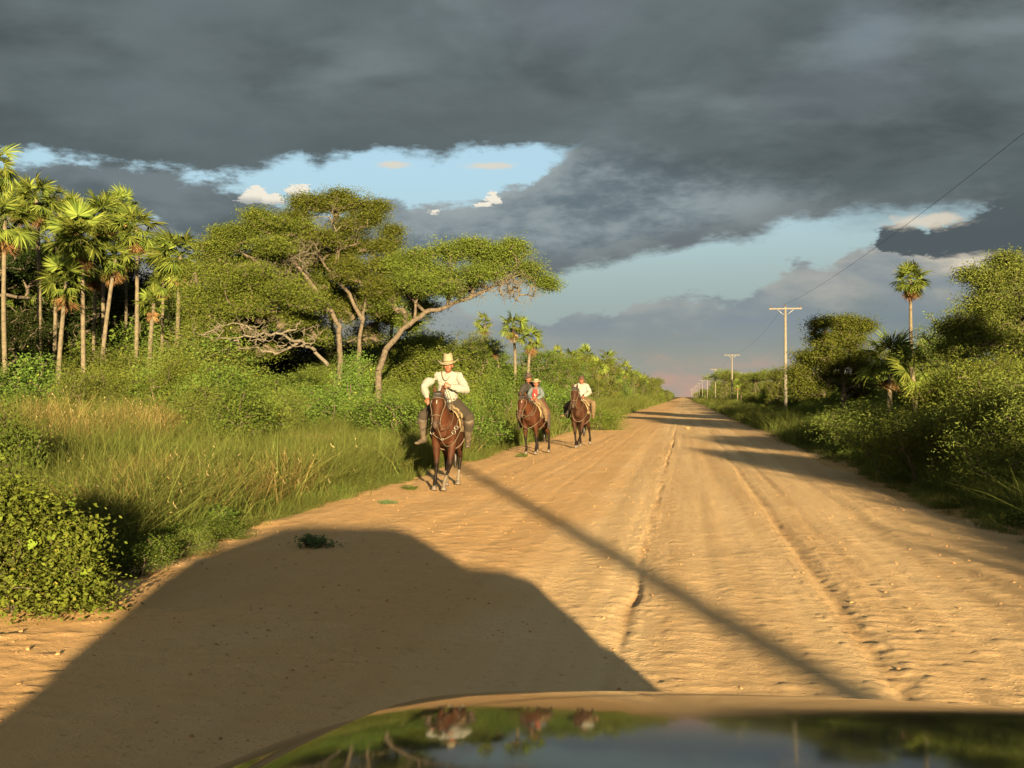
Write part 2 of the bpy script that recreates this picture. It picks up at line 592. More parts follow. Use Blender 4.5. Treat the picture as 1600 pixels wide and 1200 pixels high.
def road_z(x, y):
    near = 1 - sstep(y, 40, 90)
    wob = fbm(y * 0.0 + 3.1, y, 0.12, 3, 3)
    z = fbm(x, y, 0.5, 3, 0) * 0.016
    # long wheel tracks
    z += fbm(x * 3.0, y * 0.05, 1.0, 3, 2) * 0.018 * near
    # ridge of loose soil between the graded shoulder and the driven way, its shaded side to the right
    xr = -0.42 + 0.10 * wob + 0.05 * fbm(y * 0, y, 0.9, 3, 4)
    d = x - xr
    z += (0.008 * np.exp(-(d + 0.09) ** 2 / 0.012) - 0.036 * np.exp(-(d - 0.03) ** 2 / 0.0012) * np.clip(.35 + 3.0 * fbm(x * 0 + 2.0, y, .55, 3, 2), 0, 1.2)) * (0.55 + fbm(x * 2, y, 1.2, 2, 5)) * near
    z += 0.03 * sstep(-x, 0.2, 1.8)
    # ruts on the right with cross ripples
    for xc, w, dp in ((1.22, 0.055, .013), (1.62, 0.05, .011), (-2.1, .07, .009), (-2.7, .07, .009), (2.35, .10, .010)):
        xx = xc + 0.12 * wob + (0.0 if xc < 1.5 else 0.04 * fbm(y * 0, y, .8, 2, 1))
        e = x - xx
        z += (-dp * np.exp(-e ** 2 / w ** 2) + dp * 0.12 * np.exp(-(e + 2.1 * w) ** 2 / (w * w))) * (0.7 + 0.9 * fbm(x, y, 1.7, 3, 3)) * near
    rip = np.sin(y * 34 + 9 * fbm(x, y, 1.6, 4, 5) + x * 2.0) + 1.6 * fbm(x * .6, y * 2, 6.0, 3, 2)
    band = np.exp(-(x - 1.5) ** 2 / 0.18) + 0.8 * np.exp(-(x - 0.15) ** 2 / 0.5) * (1 - sstep(y, 9, 16)) + .5 * np.exp(-(x + 0.35) ** 2 / .06)
    z += rip * 0.0016 * band * np.clip(0.5 + 1.6 * fbm(x, y, 1.3, 3, 1), 0, 1) * (1 - sstep(y, 25, 60))
    # clods on the shoulders
    sh = sstep(-x, 0.8, 2.4) + sstep(x, 2.0, 3.2) * .8
    cl = np.maximum(fbm(x, y, 7.0, 3, 2), 0.12) - 0.12
    z += cl * 0.022 * sh * near
    z += np.maximum(fbm(x, y, 13.0, 2, 4) - 0.05, 0) * 0.018 * near
    # edges sink into the verge
    e = np.minimum(x - RL, RR - x) + fbm(x, y, 0.30, 3, 5) * .8 + fbm(x, y, 2.2, 3, 1) * .30
    return z - 0.16 * sstep(-e, -0.6, 1.2)


def rz_(x, y):
    return float(road_z(np.array([x], float), np.array([y], float))[0])


def loose(x, y):  # mask of the painted shade line in the centre trench and right ruts
    wob = .10 * fbm(y * 0.0 + 3.1, y, 0.12, 3, 3) + 0.05 * fbm(y * 0, y, 0.9, 3, 4)
    v = np.exp(-(x + 0.39 - wob) ** 2 / 0.0022) * 1.0 + np.exp(-(x - 1.22 - wob * 1.2) ** 2 / 0.006) * .8 + np.exp(-(x - 1.62) ** 2 / 0.005) * .5
    return np.clip(v * (0.5 + 1.5 * fbm(x, y, 1.5, 3, 2)), 0, 1) * (1 - sstep(y, 30, 70))


ys = [-14.0]
while ys[-1] < 3.0: ys.append(ys[-1] + 0.4)
while ys[-1] < 1600: ys.append(ys[-1] + max(0.035, 0.0052 * ys[-1]))
xs = np.unique(np.round(np.concatenate([np.arange(RL - 1.6, RR + 1.6, 0.045), np.arange(-.65, -.12, .015), np.arange(1.02, 1.42, .02)]), 3))
road = link('road', grid_mesh('road', xs, np.array(ys), road_z, {'loose': loose}), None, M['road'])
tag(road, 'straight orange dirt road running to the horizon', kind='structure')
gx = graded(-3500, 3500, 0.35, 0.045)
gy = graded(-300, 7000, 0.5, 0.03, 6.0)
ground = link('ground', grid_mesh('ground', gx, gy, verge_z), None, M['ground'])
tag(ground, 'flat grassy soil either side of the road', kind='structure')


# ------------------------------------------------------------------ scattering (for what nobody could count)
def scatter(name, pts, rots, scl, idx, sources, label, cat=None):
    src = bpy.data.collections.new(name + ' kinds')
    for i, me in enumerate(sources):
        o = bpy.data.objects.new('kind_%02d_%s' % (i, name), me)
        src.objects.link(o)
    me = bpy.data.meshes.new(name)
    n = len(pts)
    me.vertices.add(n)
    me.vertices.foreach_set('co', np.ascontiguousarray(pts, dtype=np.float32).ravel())
    a = me.attributes.new('rot', 'FLOAT_VECTOR', 'POINT'); a.data.foreach_set('vector', np.ascontiguousarray(rots, dtype=np.float32).ravel())
    a = me.attributes.new('scl', 'FLOAT', 'POINT'); a.data.foreach_set('value', np.ascontiguousarray(scl, dtype=np.float32))
    a = me.attributes.new('idx', 'INT', 'POINT'); a.data.foreach_set('value', np.ascontiguousarray(idx, dtype=np.int32))
    ng = bpy.data.node_groups.new(name, 'GeometryNodeTree')
    ng.interface.new_socket('Geometry', in_out='INPUT', socket_type='NodeSocketGeometry')
    ng.interface.new_socket('Geometry', in_out='OUTPUT', socket_type='NodeSocketGeometry')
    N, L = ng.nodes, ng.links
    gi, go = N.new('NodeGroupInput'), N.new('NodeGroupOutput')
    iop = N.new('GeometryNodeInstanceOnPoints')
    ci = N.new('GeometryNodeCollectionInfo')
    ci.inputs['Collection'].default_value = src
    ci.inputs['Separate Children'].default_value = True
    ci.inputs['Reset Children'].default_value = True
    iop.inputs['Pick Instance'].default_value = True

    def attr(nm, ty):
        q = N.new('GeometryNodeInputNamedAttribute')
        q.data_type = ty
        q.inputs['Name'].default_value = nm
        return [s for s in q.outputs if s.enabled and s.name == 'Attribute'][0]
    L.new(gi.outputs[0], iop.inputs['Points'])
    L.new(ci.outputs[0], iop.inputs['Instance'])
    e2r = N.new('FunctionNodeEulerToRotation')
    L.new(attr('rot', 'FLOAT_VECTOR'), e2r.inputs[0])
    L.new(e2r.outputs[0], iop.inputs['Rotation'])
    L.new(attr('scl', 'FLOAT'), iop.inputs['Scale'])
    L.new(attr('idx', 'INT'), iop.inputs['Instance Index'])
    L.new(iop.outputs[0], go.inputs[0])
    o = bpy.data.objects.new(name, me)
    COL.objects.link(o)
    md = o.modifiers.new('scatter', 'NODES')
    md.node_group = ng
    tag(o, label, cat, kind='stuff')
    return o

# ------------------------------------------------------------------ foliage
def leaves(centers, normals_up, size, aspect, seed, tint=None, curl=0.0, droop=None):
    """one four-cornered leaf (or leaf spray) per centre, turned at random"""
    g = np.random.default_rng(seed)
    n = len(centers)
    d = g.normal(size=(n, 3))
    d[:, 2] *= 0.55
    if droop is not None: d += np.array(droop)
    d /= np.linalg.norm(d, axis=1, keepdims=True)
    up = g.normal(size=(n, 3))
    up[:, 2] += normals_up
    s = np.cross(d, up)
    s /= np.linalg.norm(s, axis=1, keepdims=True) + 1e-9
    L = (size * g.uniform(0.6, 1.4, n))[:, None]
    W = L * aspect
    nrm = np.cross(s, d)
    a = centers
    m_ = centers + d * L * 0.5
    e = centers + d * L - nrm * L * curl
    v = np.stack([a, m_ + s * W * .5, e, m_ - s * W * .5], 1).reshape(-1, 3)
    f = np.arange(4 * n).reshape(n, 4)
    t = g.random(n) if tint is None else tint
    return v, f, np.repeat(t, 4)


def tube_arrays(segs, sides=5):
    """segs: list of (p0, p1, r0, r1) -> verts, quads"""
    if not segs: return np.zeros((0, 3)), np.zeros((0, 4), int)
    P0 = np.array([s[0] for s in segs], float); P1 = np.array([s[1] for s in segs], float)
    r0 = np.array([s[2] for s in segs])[:, None, None]; r1 = np.array([s[3] for s in segs])[:, None, None]
    d = P1 - P0
    d /= np.linalg.norm(d, axis=1, keepdims=True) + 1e-9
    ref = np.where(np.abs(d[:, 2:3]) > 0.9, np.array([[1.0, 0, 0]]), np.array([[0, 0, 1.0]]))
    a = np.cross(d, ref); a /= np.linalg.norm(a, axis=1, keepdims=True)
    b = np.cross(d, a)
    th = np.arange(sides) * 2 * math.pi / sides
    ring = a[:, None, :] * np.cos(th)[None, :, None] + b[:, None, :] * np.sin(th)[None, :, None]
    v = np.concatenate([P0[:, None] + ring * r0, P1[:, None] + ring * r1], 1).reshape(-1, 3)
    k = np.arange(sides)
    q = np.stack([k, (k + 1) % sides, (k + 1) % sides + sides, k + sides], 1)
    f = (np.arange(len(segs))[:, None, None] * 2 * sides + q[None]).reshape(-1, 4)
    return v, f


def grow(limbs, targets, seed, twig=0.012, p=0.42, zig=0.09, maxr=None):
    """limbs: list of (points, r0, r1); targets: clump centres. Every clump is joined to the nearest branch already there."""
    g = np.random.default_rng(seed)
    nodes, parent = [], []
    segs = []
    for pts, r0, r1 in limbs:
        pts = [np.array(q, float) for q in pts]
        fine = []
        for i in range(len(pts) - 1):
            for k in range(4):
                fine.append(pts[i] + (pts[i + 1] - pts[i]) * k / 4)
        fine.append(pts[-1])
        m = len(fine)
        fine = [q + g.normal(size=3) * zig * 0.25 * (0 if i in (0, m - 1) else 1) for i, q in enumerate(fine)]
        for i, q in enumerate(fine):
            nodes.append(q)
            parent.append(-1)
            if i:
                a, b = (i - 1) / (m - 1), i / (m - 1)
                segs.append((fine[i - 1], q, r0 + (r1 - r0) * a, r0 + (r1 - r0) * b))
    nl = len(nodes)
    N = np.zeros((nl + 4 * len(targets) + 8, 3))
    N[:nl] = nodes
    cnt = nl
    tg = np.array(targets, float)
    dist = np.array([np.min(np.linalg.norm(N[:nl] - q, axis=1)) for q in tg]) if len(tg) else []
    children_w = {}
    for ti in np.argsort(dist):
        q = tg[ti]
        dd = np.linalg.norm(N[:cnt] - q, axis=1) + np.where(N[:cnt, 2] > q[2], 0.35, 0)
        j = int(np.argmin(dd))
        base = N[j]
        Lq = np.linalg.norm(q - base)
        prev, pj = base, j
        steps = 3 if Lq > 0.5 else 2
        for k in range(1, steps + 1):
            f = k / steps
            w = base + (q - base) * f + g.normal(size=3) * zig * Lq * (0 if k == steps else 1) + np.array([0, 0, .06 * Lq * math.sin(f * 3.1)])
            N[cnt] = w
            parent.append(pj)
            pj = cnt
            cnt += 1
    par = np.array(parent)
    wgt = np.ones(cnt)
    for i in range(cnt - 1, nl - 1, -1):
        if par[i] >= nl: wgt[par[i]] += wgt[i]
    for i in range(nl, cnt):
        r = twig * wgt[i] ** p
        if maxr: r = min(r, maxr)
        j = par[i]
        rj = twig * (wgt[j] ** p) if j >= nl else r * 1.15
        if maxr: rj = min(rj, maxr * 1.1)
        segs.append((N[j], N[i], rj, r))
    return segs


def clump_leaves(cl, per, sx, sz, size, aspect, seed, up=0.6, droop=None, curl=0.1):
    g = np.random.default_rng(seed)
    cl = np.array(cl, float)
    n = len(cl)
    per_n = g.integers(int(per * .6), int(per * 1.4) + 1, n)
    idx = np.repeat(np.arange(n), per_n)
    off = g.normal(size=(len(idx), 3)) * np.array([sx, sx, sz])
    ctint = g.uniform(0, 1, n)
    tint = np.clip(ctint[idx] * 0.62 + g.random(len(idx)) * 0.38, 0, 1)
    return leaves(cl[idx] + off, up, size, aspect, seed + 1, tint, curl, droop)


def blob_points(c, rad, n, g, shell=0.55):
    d = g.normal(size=(n, 3))
    d /= np.linalg.norm(d, axis=1, keepdims=True)
    r = (shell + (1 - shell) * g.random(n)) if shell else g.random(n) ** (1 / 3)
    return np.array(c) + d * r[:, None] * np.array(rad)


def leaf_mesh(name, arrays):
    v, f, t = arrays
    return np_mesh(name, v, f, {'tint': t})


def wood_mesh(name, segs, sides=5):
    v, f = tube_arrays(segs, sides)
    return np_mesh(name, v, f, smooth=True)


def random_tree(seed, h=7.0, w=6.0, nclump=420, per=26, leaf=0.16, mat='acacia', kind='round', low=0.30, trunks=2):
    """returns (wood mesh, leaf mesh) around the origin"""
    g = np.random.default_rng(seed)
    limbs, cl = [], []
    for k in range(trunks):
        a = g.uniform(0, 6.28)
        b = np.array([g.normal() * .15, g.normal() * .15, -0.2])
        m1 = b + np.array([math.cos(a) * w * .06, math.sin(a) * w * .06, h * .25])
        m2 = m1 + np.array([math.cos(a) * w * .12, math.sin(a) * w * .12, h * .2])
        m3 = m2 + np.array([math.cos(a + .4) * w * .12, math.sin(a + .4) * w * .12, h * .22])
        limbs.append(([b, m1, m2, m3], 0.028 * h * .8, 0.03))
    nb = 9 if kind != 'umbrella' else 7
    for k in range(nb):
        a = 6.28 * k / nb + g.uniform(-.4, .4)
        rr = w * g.uniform(.16, .34)
        zc = h * g.uniform(low + .15, .80)
        if k == 0: rr, zc = 0, h * .76
        if kind == 'umbrella': zc = h * g.uniform(.68, .84)
        rad = (w * g.uniform(.16, .26), w * g.uniform(.16, .26), h * (g.uniform(.10, .16) if kind == 'umbrella' else g.uniform(.13, .24)))
        cl.append(blob_points((math.cos(a) * rr, math.sin(a) * rr, zc), rad, nclump // nb, g, 0.3))
    if kind == 'round':   # skirts that reach down
        for k in range(6):
            a = g.uniform(0, 6.28)
            cl.append(blob_points((math.cos(a) * w * .3, math.sin(a) * w * .3, h * low * 1.1), (w * .2, w * .2, h * low * .8), nclump // 12, g, 0.3))
    cl = np.concatenate(cl)
    cl = cl[cl[:, 2] > 0.15]
    lv = clump_leaves(cl, per, 0.024 * w + .04, 0.013 * h + .02, leaf, 0.36, seed + 5, 0.7)
    return wood_mesh('wood', grow(limbs, cl, seed, 0.011, .42)), leaf_mesh('foliage', lv)


def bush(seed, w=2.4, h=1.8, nclump=150, per=22, leaf=0.09, aspect=.45, sticks=True):
    g = np.random.default_rng(seed)
    cl = []
    for k in range(6):
        a = g.uniform(0, 6.28); rr = w * g.uniform(.05, .28)
        cl.append(blob_points((math.cos(a) * rr, math.sin(a) * rr, h * g.uniform(.3, .68)), (w * g.uniform(.15, .26), w * g.uniform(.15, .26), h * g.uniform(.18, .32)), nclump // 6, g, .35))
    cl = np.concatenate(cl)
    cl = cl[cl[:, 2] > 0.03]
    lv = clump_leaves(cl, per, 0.05 * w + .02, 0.05 * h, leaf, aspect, seed + 3, 0.7)
    limbs = [([(0, 0, -.1), (math.cos(a) * .1 * w, math.sin(a) * .1 * w, h * .3), (math.cos(a) * .2 * w, math.sin(a) * .2 * w, h * .55)], .03, .012) for a in (0, 2.1, 4.2)]
    return wood_mesh('wood', grow(limbs, cl[::2], seed, 0.005, .42), 4), leaf_mesh('foliage', lv)


def joined(name, wood, leaf, wmat, lmat):
    """wood and leaves of one scattered plant in one mesh"""
    nv = len(wood.vertices)
    a = np.empty(nv * 3, np.float32); wood.vertices.foreach_get('co', a)
    b = np.empty(len(leaf.vertices) * 3, np.float32); leaf.vertices.foreach_get('co', b)
    fa = np.empty(len(wood.loops), np.int32); wood.loops.foreach_get('vertex_index', fa)
    fb = np.empty(len(leaf.loops), np.int32); leaf.loops.foreach_get('vertex_index', fb)
    tb = np.empty(len(leaf.vertices), np.float32); leaf.attributes['tint'].data.foreach_get('value', tb)
    v = np.concatenate([a.reshape(-1, 3), b.reshape(-1, 3)])
    f = np.concatenate([fa.reshape(-1, 4), fb.reshape(-1, 4) + nv])
    mi = np.concatenate([np.zeros(len(fa) // 4, int), np.ones(len(fb) // 4, int)])
    me = np_mesh(name, v, f, {'tint': np.concatenate([np.zeros(nv), tb])}, mi)
    me.materials.append(wmat); me.materials.append(lmat)
    return me


def blades(seed, n, h, spread, width, lean=0.35, seedheads=0, droop=0.5, hvar=.4):
    """a tuft of grass: each blade is three quads that arch over"""
    g = np.random.default_rng(seed)
    n0 = n
    base = g.normal(size=(n, 2)) * spread
    a = g.uniform(0, 6.283, n)
    H = h * g.uniform(1 - hvar, 1.0, n)
    ln = np.abs(g.normal(size=n)) * lean
    dx, dy = np.cos(a), np.sin(a)
    ts = np.array([0, .4, .75, 1.0])
    out = ln[:, None] * (ts[None] ** 1.8) * H[:, None] * (1 + droop)
    zz = H[:, None] * (ts[None] - droop * .35 * ln[:, None] * ts[None] ** 2.5)
    X = base[:, :1] + dx[:, None] * out
    Y = base[:, 1:] + dy[:, None] * out
    fa = g.uniform(0, 6.283, n)
    W = width * g.uniform(.6, 1.3, n)[:, None] * np.array([1, .9, .6, .12])[None]
    sx, sy = np.cos(fa)[:, None] * W / 2, np.sin(fa)[:, None] * W / 2
    Lf = np.stack([X - sx, Y - sy, zz], 2); Rt = np.stack([X + sx, Y + sy, zz], 2)
    v = np.stack([Lf, Rt], 2).reshape(-1, 3)       # per blade 4 rows x 2
    q = np.array([[0, 1, 3, 2], [2, 3, 5, 4], [4, 5, 7, 6]])
    f = (np.arange(n)[:, None, None] * 8 + q[None]).reshape(-1, 4)
    t = np.repeat(g.random(n) * .93, 8)
    if seedheads:
        k = g.choice(n, seedheads, replace=False)
        tips = np.stack([X[k, 3], Y[k, 3], zz[k, 3]], 1)
        hv, hf, _ = leaves(np.repeat(tips, 6, 0) + g.normal(size=(seedheads * 6, 3)) * np.array([.01, .01, .05]) * (h / 1.0 + .3), .2, .045, .16, seed + 9, droop=(0, 0, .8))
        f = np.concatenate([f, hf + len(v)]); v = np.concatenate([v, hv]); t = np.concatenate([t, np.full(len(hv), 1.0)])
    return v, f, t


def grass_mesh(name, mat, *a, **k):
    v, f, t = blades(*a, **k)
    me = np_mesh(name, v, f, {'tint': t})
    me.materials.append(mat)
    return me


# ------------------------------------------------------------------ palms
def fan(seed, dead=False, R_=0.78, pet=0.75, nseg=22):
    """a fan leaf along +X: stalk, then stiff segments spread like a hand, each with its own fold and tip"""
    g = np.random.default_rng(seed)
    vs, fs, ts = [], [], []
    nv = 0
    sag = 0.5 if dead else 0.16
    pp = [np.array([pet * u_, 0, -sag * .35 * u_ * u_ * pet]) for u_ in (0, .35, .7, 1.0)]
    for i in range(3):
        v, f = tube_arrays([(pp[i], pp[i + 1], .022 - .005 * i, .018 - .005 * i)], 3)
        vs.append(v); fs.append(f + nv); ts.append(np.full(len(v), 0.35)); nv += len(v)
    hub = pp[-1]
    A = R(52 if dead else 108)
    for i in range(nseg):
        a = -A + 2 * A * i / (nseg - 1) + g.normal() * .03
        L = R_ * (0.72 + .28 * math.cos(a * .8)) * g.uniform(.86, 1.08)
        fold = abs(a) * .16 + (.25 if dead else 0)
        d = np.array([math.cos(a), math.sin(a), 0])
        s = np.array([-math.sin(a), math.cos(a), 0])
        dr = g.uniform(.08, .55) * (1.6 if dead else 1)
        tw = g.normal() * .4
        ww = .026 * g.uniform(.7, 1.2) * (R_ / .78)
        rows = []
        for u_, wv in ((.06, .35), (.45, 1.1), (.75, .9), (1.0, .08)):
            c = hub + d * L * u_ + np.array([0, 0, -dr * L * u_ ** 2.6 - fold * L * u_ * .5])
            sv = s * math.cos(tw) + np.array([0, 0, 1]) * math.sin(tw)
            rows += [c - sv * ww * wv, c + sv * ww * wv]
        vs.append(np.array(rows)); fs.append(np.array([[0, 1, 3, 2], [2, 3, 5, 4], [4, 5, 7, 6]]) + nv)
        ts.append(np.full(8, g.random())); nv += 8
    return np.concatenate(vs), np.concatenate(fs), np.concatenate(ts)


FANS = [fan(50 + i, nseg=30, R_=.84) for i in range(4)]
DEAD = [fan(70 + i, True, .62, .45, 16) for i in range(3)]
FAN_ME = [leaf_mesh('frond', f) for f in FANS]
DEAD_ME = [leaf_mesh('dead_frond', f) for f in DEAD]
for me in FAN_ME: me.materials.append(M['frond'])
for me in DEAD_ME: me.materials.append(M['dead_frond'])


def frond_frames(seed, n_green, n_dead, wind=(0, 0, 0), scale=1.0):
    """[(dead?, which, 4x4 matrix)] round the crown's centre"""
    g = np.random.default_rng(seed)
    out = []
    ga = 2.39996
    for i in range(n_green + n_dead):
        dead = i >= n_green
        az = i * ga + g.normal() * .15
        if dead: el_ = R(g.uniform(-86, -56))
        else: el_ = R(84 - 138 * ((i + .5) / n_green) ** 0.85 + g.normal() * 9)
        d = Vector((math.cos(az) * math.cos(el_), math.sin(az) * math.cos(el_), math.sin(el_)))
        d = (d + Vector(wind) * (1.0 if not dead else .3)).normalized()
        up = Vector((0, 0, 1)) if abs(d.z) < .95 else Vector((math.cos(az + 3.14), math.sin(az + 3.14), 0))
        yv = up.cross(d).normalized()
        zv = d.cross(yv)
        roll = g.normal() * .5
        m3 = Matrix((d, yv, zv)).transposed()
        m4 = m3.to_4x4() @ Matrix.Rotation(roll, 4, 'X') @ Matrix.Scale(scale * g.uniform(.72, 1.15), 4)
        off = Vector((0, 0, (-.25 - .35 * g.random()) if dead else g.uniform(-.12, .12))) * scale
        out.append((dead, int(g.integers(0, 3)), Matrix.Translation(off) @ m4))
    return out


def trunk_mesh(name, base, top, r0, r1, bend=0.0, seed=0):
    g = np.random.default_rng(seed)
    bm = bmesh.new()
    n, sd = 26, 9
    base, top = Vector(base), Vector(top)
    side = Vector((g.normal(), g.normal(), 0)).normalized() * bend
    prev = None
    for i in range(n + 1):
        u_ = i / n
        c = base.lerp(top, u_) + side * math.sin(u_ * math.pi)
        r = (r0 + (r1 - r0) * u_) * (1 + .07 * (i % 2) + g.normal() * .03)
        if u_ < .06: r *= 1.25
        ring = [bm.verts.new(c + Vector((math.cos(k * 6.2832 / sd) * r, math.sin(k * 6.2832 / sd) * r, 0))) for k in range(sd)]
        if prev:
            for k in range(sd): bm.faces.new((prev[k], prev[(k + 1) % sd], ring[(k + 1) % sd], ring[k]))
        prev = ring
    bm.faces.new(prev)
    return bm_mesh(name, bm)


def palm(px, crown_y, depth, base_px, label, seed, scale=1.0, n_green=26, n_dead=10, wind=(0, 0, 0), group=None, r=.115, parts=True, crown_px=None):
    """a fan palm: foot of the trunk under picture column base_px, crown at (px, crown_y)"""
    scale *= .74
    c = at(px, crown_y, depth)
    b = at(base_px, 620, depth)
    b.z = vz(b.x, b.y) - .05
    root = empty('fan_palm', b, 0, label, 'palm', group)
    top = c - b
    tr = link('trunk', trunk_mesh('trunk', (0, 0, 0), top, r, r * .72, .12, seed), root, M['palm_bark'])
    fr = frond_frames(seed, n_green, n_dead, wind, scale)
    if parts:
        for dead, k, m4 in fr:
            o = link('dead_frond' if dead else 'frond', (DEAD_ME if dead else FAN_ME)[k], root)
            o.matrix_local = Matrix.Translation(top) @ m4
    else:
        link('crown', CROWNS[seed % len(CROWNS)], root).matrix_local = Matrix.Translation(top) @ Matrix.Rotation(seed * 1.7, 4, 'Z') @ Matrix.Scale(scale, 4)
    return root


def crown_mesh(seed, n_green=24, n_dead=12):
    vs, fs, ts, mi = [], [], [], []
    nv = 0
    for dead, k, m4 in frond_frames(seed, n_green, n_dead):
        v, f, t = (DEAD if dead else FANS)[k]
        A = np.array(m4)
        vs.append(v @ A[:3, :3].T + A[:3, 3]); fs.append(f + nv); ts.append(t); mi.append(np.full(len(f), int(dead))); nv += len(v)
    me = np_mesh('crown', np.concatenate(vs), np.concatenate(fs), {'tint': np.concatenate(ts)}, np.concatenate(mi))
    me.materials.append(M['frond']); me.materials.append(M['dead_frond'])
    return me


CROWNS = [crown_mesh(s, 22, 6 + 5 * s) for s in range(3)]

# ------------------------------------------------------------------ the line of poles and its wire
M['concrete'] = simple_mat('pale weathered concrete', (0.15, 0.135, 0.105), 0.85, 0.12, 3, 0.2, 40)
M['galvanised'] = simple_mat('galvanised steel', (0.40, 0.39, 0.36), 0.5, 0.1, 5, Metallic=0.4)
M['porcelain'] = simple_mat('brown porcelain', (0.10, 0.05, 0.03), 0.3, 0.05, 5)
M['cable'] = simple_mat('grey cable', (0.07, 0.07, 0.07), 0.6, 0.05, 5)


def box_bm(bm, c, s, rot=None):
    mt = Matrix.Translation(c) @ (rot or Matrix()) @ Matrix.Diagonal((*s, 1))
    bmesh.ops.create_cube(bm, size=1, matrix=mt)


def rod_bm(bm, p0, p1, r, r2=None, n=8, caps=True):
    p0, p1 = Vector(p0), Vector(p1)
    d = p1 - p0
    q = d.to_track_quat('Z', 'Y').to_matrix().to_4x4()
    bmesh.ops.create_cone(bm, cap_ends=caps, segments=n, radius1=r, radius2=r if r2 is None else r2, depth=d.length,
                          matrix=Matrix.Translation((p0 + p1) / 2) @ q)


def make_pole():
    root = empty('utility_pole', (0, 0, 0))
    bm = bmesh.new()
    rod_bm(bm, (0, 0, -.3), (0, 0, 9.95), .17, .11, 12)
    link('post', bm_mesh('post', bm), root, M['concrete'])
    bm = bmesh.new()
    box_bm(bm, (0, -.16, 9.78), (2.9, .11, .13))
    bmesh.ops.bevel(bm, geom=bm.edges[:], offset=.012, segments=1)
    link('crossarm', bm_mesh('crossarm', bm, False), root, M['concrete'])
    for s in (-1, 1):
        bm = bmesh.new()
        rod_bm(bm, (s * .16, -.14, 9.22), (s * .75, -.16, 9.72), .022, n=6)
        link('brace', bm_mesh('brace', bm), root, M['galvanised'])
    for x in (-1.3, 0, 1.3):
        bm = bmesh.new()
        z = 9.845 if x else 9.95
        for dz, r in ((.0, .02), (.06, .055), (.11, .045), (.15, .06), (.2, .03)):
            rod_bm(bm, (x, -.16 if x else 0, z + dz), (x, -.16 if x else 0, z + dz + .045), r, r * .8, 8)
        link('insulator', bm_mesh('insulator', bm), root, M['porcelain'])
    return root


POLE_X, SPAN, FIRST = 9.25, 105.0, 97.0
pole0 = make_pole()
pole_spots = [-8.0 - 10.0] + [FIRST + SPAN * k for k in range(0, 12)]
near_names = ['concrete utility pole behind the camera whose shadow crosses the road', 'tallest nearest concrete utility pole with a crossarm rising over the right verge brush',
              'second concrete utility pole along the right verge, half the height of the nearest', 'third concrete utility pole, small, beside the distant round tree']
for i, y in enumerate(pole_spots):
    lb = near_names[i] if i < 4 else '%s utility pole in the line along the right verge, counted from the tallest' % ('fourth', 'fifth', 'sixth', 'seventh', 'eighth', 'ninth', 'tenth', 'eleventh', 'twelfth', 'thirteenth')[i - 4]
    g_ = 'utility poles along the right side of the road'
    loc = (POLE_X, y, vz(POLE_X, y))
    if i == 0:
        pole0.location = loc
        tag(pole0, lb, 'utility pole', g_)
    else:
        copy_thing(pole0, loc, random.uniform(-.02, .02), None, lb, g_)
segs = []
for i in range(len(pole_spots) - 1):
    y0, y1 = pole_spots[i], pole_spots[i + 1]
    last = None
    for k in range(25):
        u_ = k / 24
        p = (POLE_X, y0 + (y1 - y0) * u_, 10.17 - 1.3 * 4 * u_ * (1 - u_))
        if last: segs.append((last, p, .008, .008))
        last = p
v, f = tube_arrays(segs, 5)
tag(link('power_line', np_mesh('power_line', v, f), None, M['cable']), 'thin dark wire strung between the utility poles across the grey sky', 'wire')

# ------------------------------------------------------------------ meshes for scattered growth
GR = [grass_mesh('grass_tuft', M['grass'], 1, 80, .60, .17, .008, .7), grass_mesh('grass_tuft', M['grass'], 2, 90, .40, .18, .008, .8),
      grass_mesh('grass_tuft', M['grass'], 3, 70, 1.0, .2, .009, .6, 1), grass_mesh('grass_tuft', M['grass'], 4, 70, 1.3, .26, .010, .55),
      grass_mesh('grass_tuft', M['dry_grass'], 5, 60, 1.25, .2, .010, .4, 4), grass_mesh('grass_tuft', M['dry_grass'], 6, 50, .8, .16, .009, .5, 2)]
B = {}


def bush_kind(key, mats, seeds, **kw):
    B[key] = []
    for s in seeds:
        w_, l_ = bush(s, **kw)
        B[key].append((w_, l_))


bush_kind('fine', None, (101, 102, 103), w=2.6, h=1.9, nclump=180, per=48, leaf=.058)
bush_kind('feather', None, (121, 122, 123), w=2.6, h=1.9, nclump=230, per=95, leaf=.048, aspect=.28)
bush_kind('weedy', None, (111, 112), w=1.0, h=.55, nclump=60, per=22, leaf=.055, aspect=.5)
WEED = [joined('weed', w_, l_, M['bark'], M['bright']) for w_, l_ in B['weedy']] + [joined('weed', w_, l_.copy(), M['bark'], M['olive']) for w_, l_ in B['weedy']]
SHRUB = [joined('shrub', w_, l_, M['bark'], M['bright']) for w_, l_ in B['fine']] + [joined('shrub', w_, l_.copy(), M['bark'], M['olive']) for w_, l_ in B['feather']] + [joined('shrub', w_, l_.copy(), M['bark'], M['acacia']) for w_, l_ in B['feather'][:2]]
TREES = []
for s, kw in ((201, dict(h=7, w=6.5, kind='round')), (202, dict(h=6.5, w=7.5, kind='umbrella')), (203, dict(h=7.5, w=6.0, kind='round', low=.22)), (204, dict(h=6.0, w=6.5, kind='round', low=.2))):
    TREES.append(random_tree(s, nclump=400, per=66, leaf=.102, **kw))
TM = {}
for i, (w_, l_) in enumerate(TREES):
    w_.materials.append(M['bark'])
    for mk in ('acacia', 'bright', 'olive', 'dark'):
        lc = l_.copy(); lc.materials.append(M[mk]); TM[i, mk] = lc
FARK = [joined('tree', w_, l_, M['bark'], M[mk]) for (w_, l_), mk in ((TREES[0], 'acacia'), (TREES[1], 'acacia'), (TREES[3], 'bright'))]
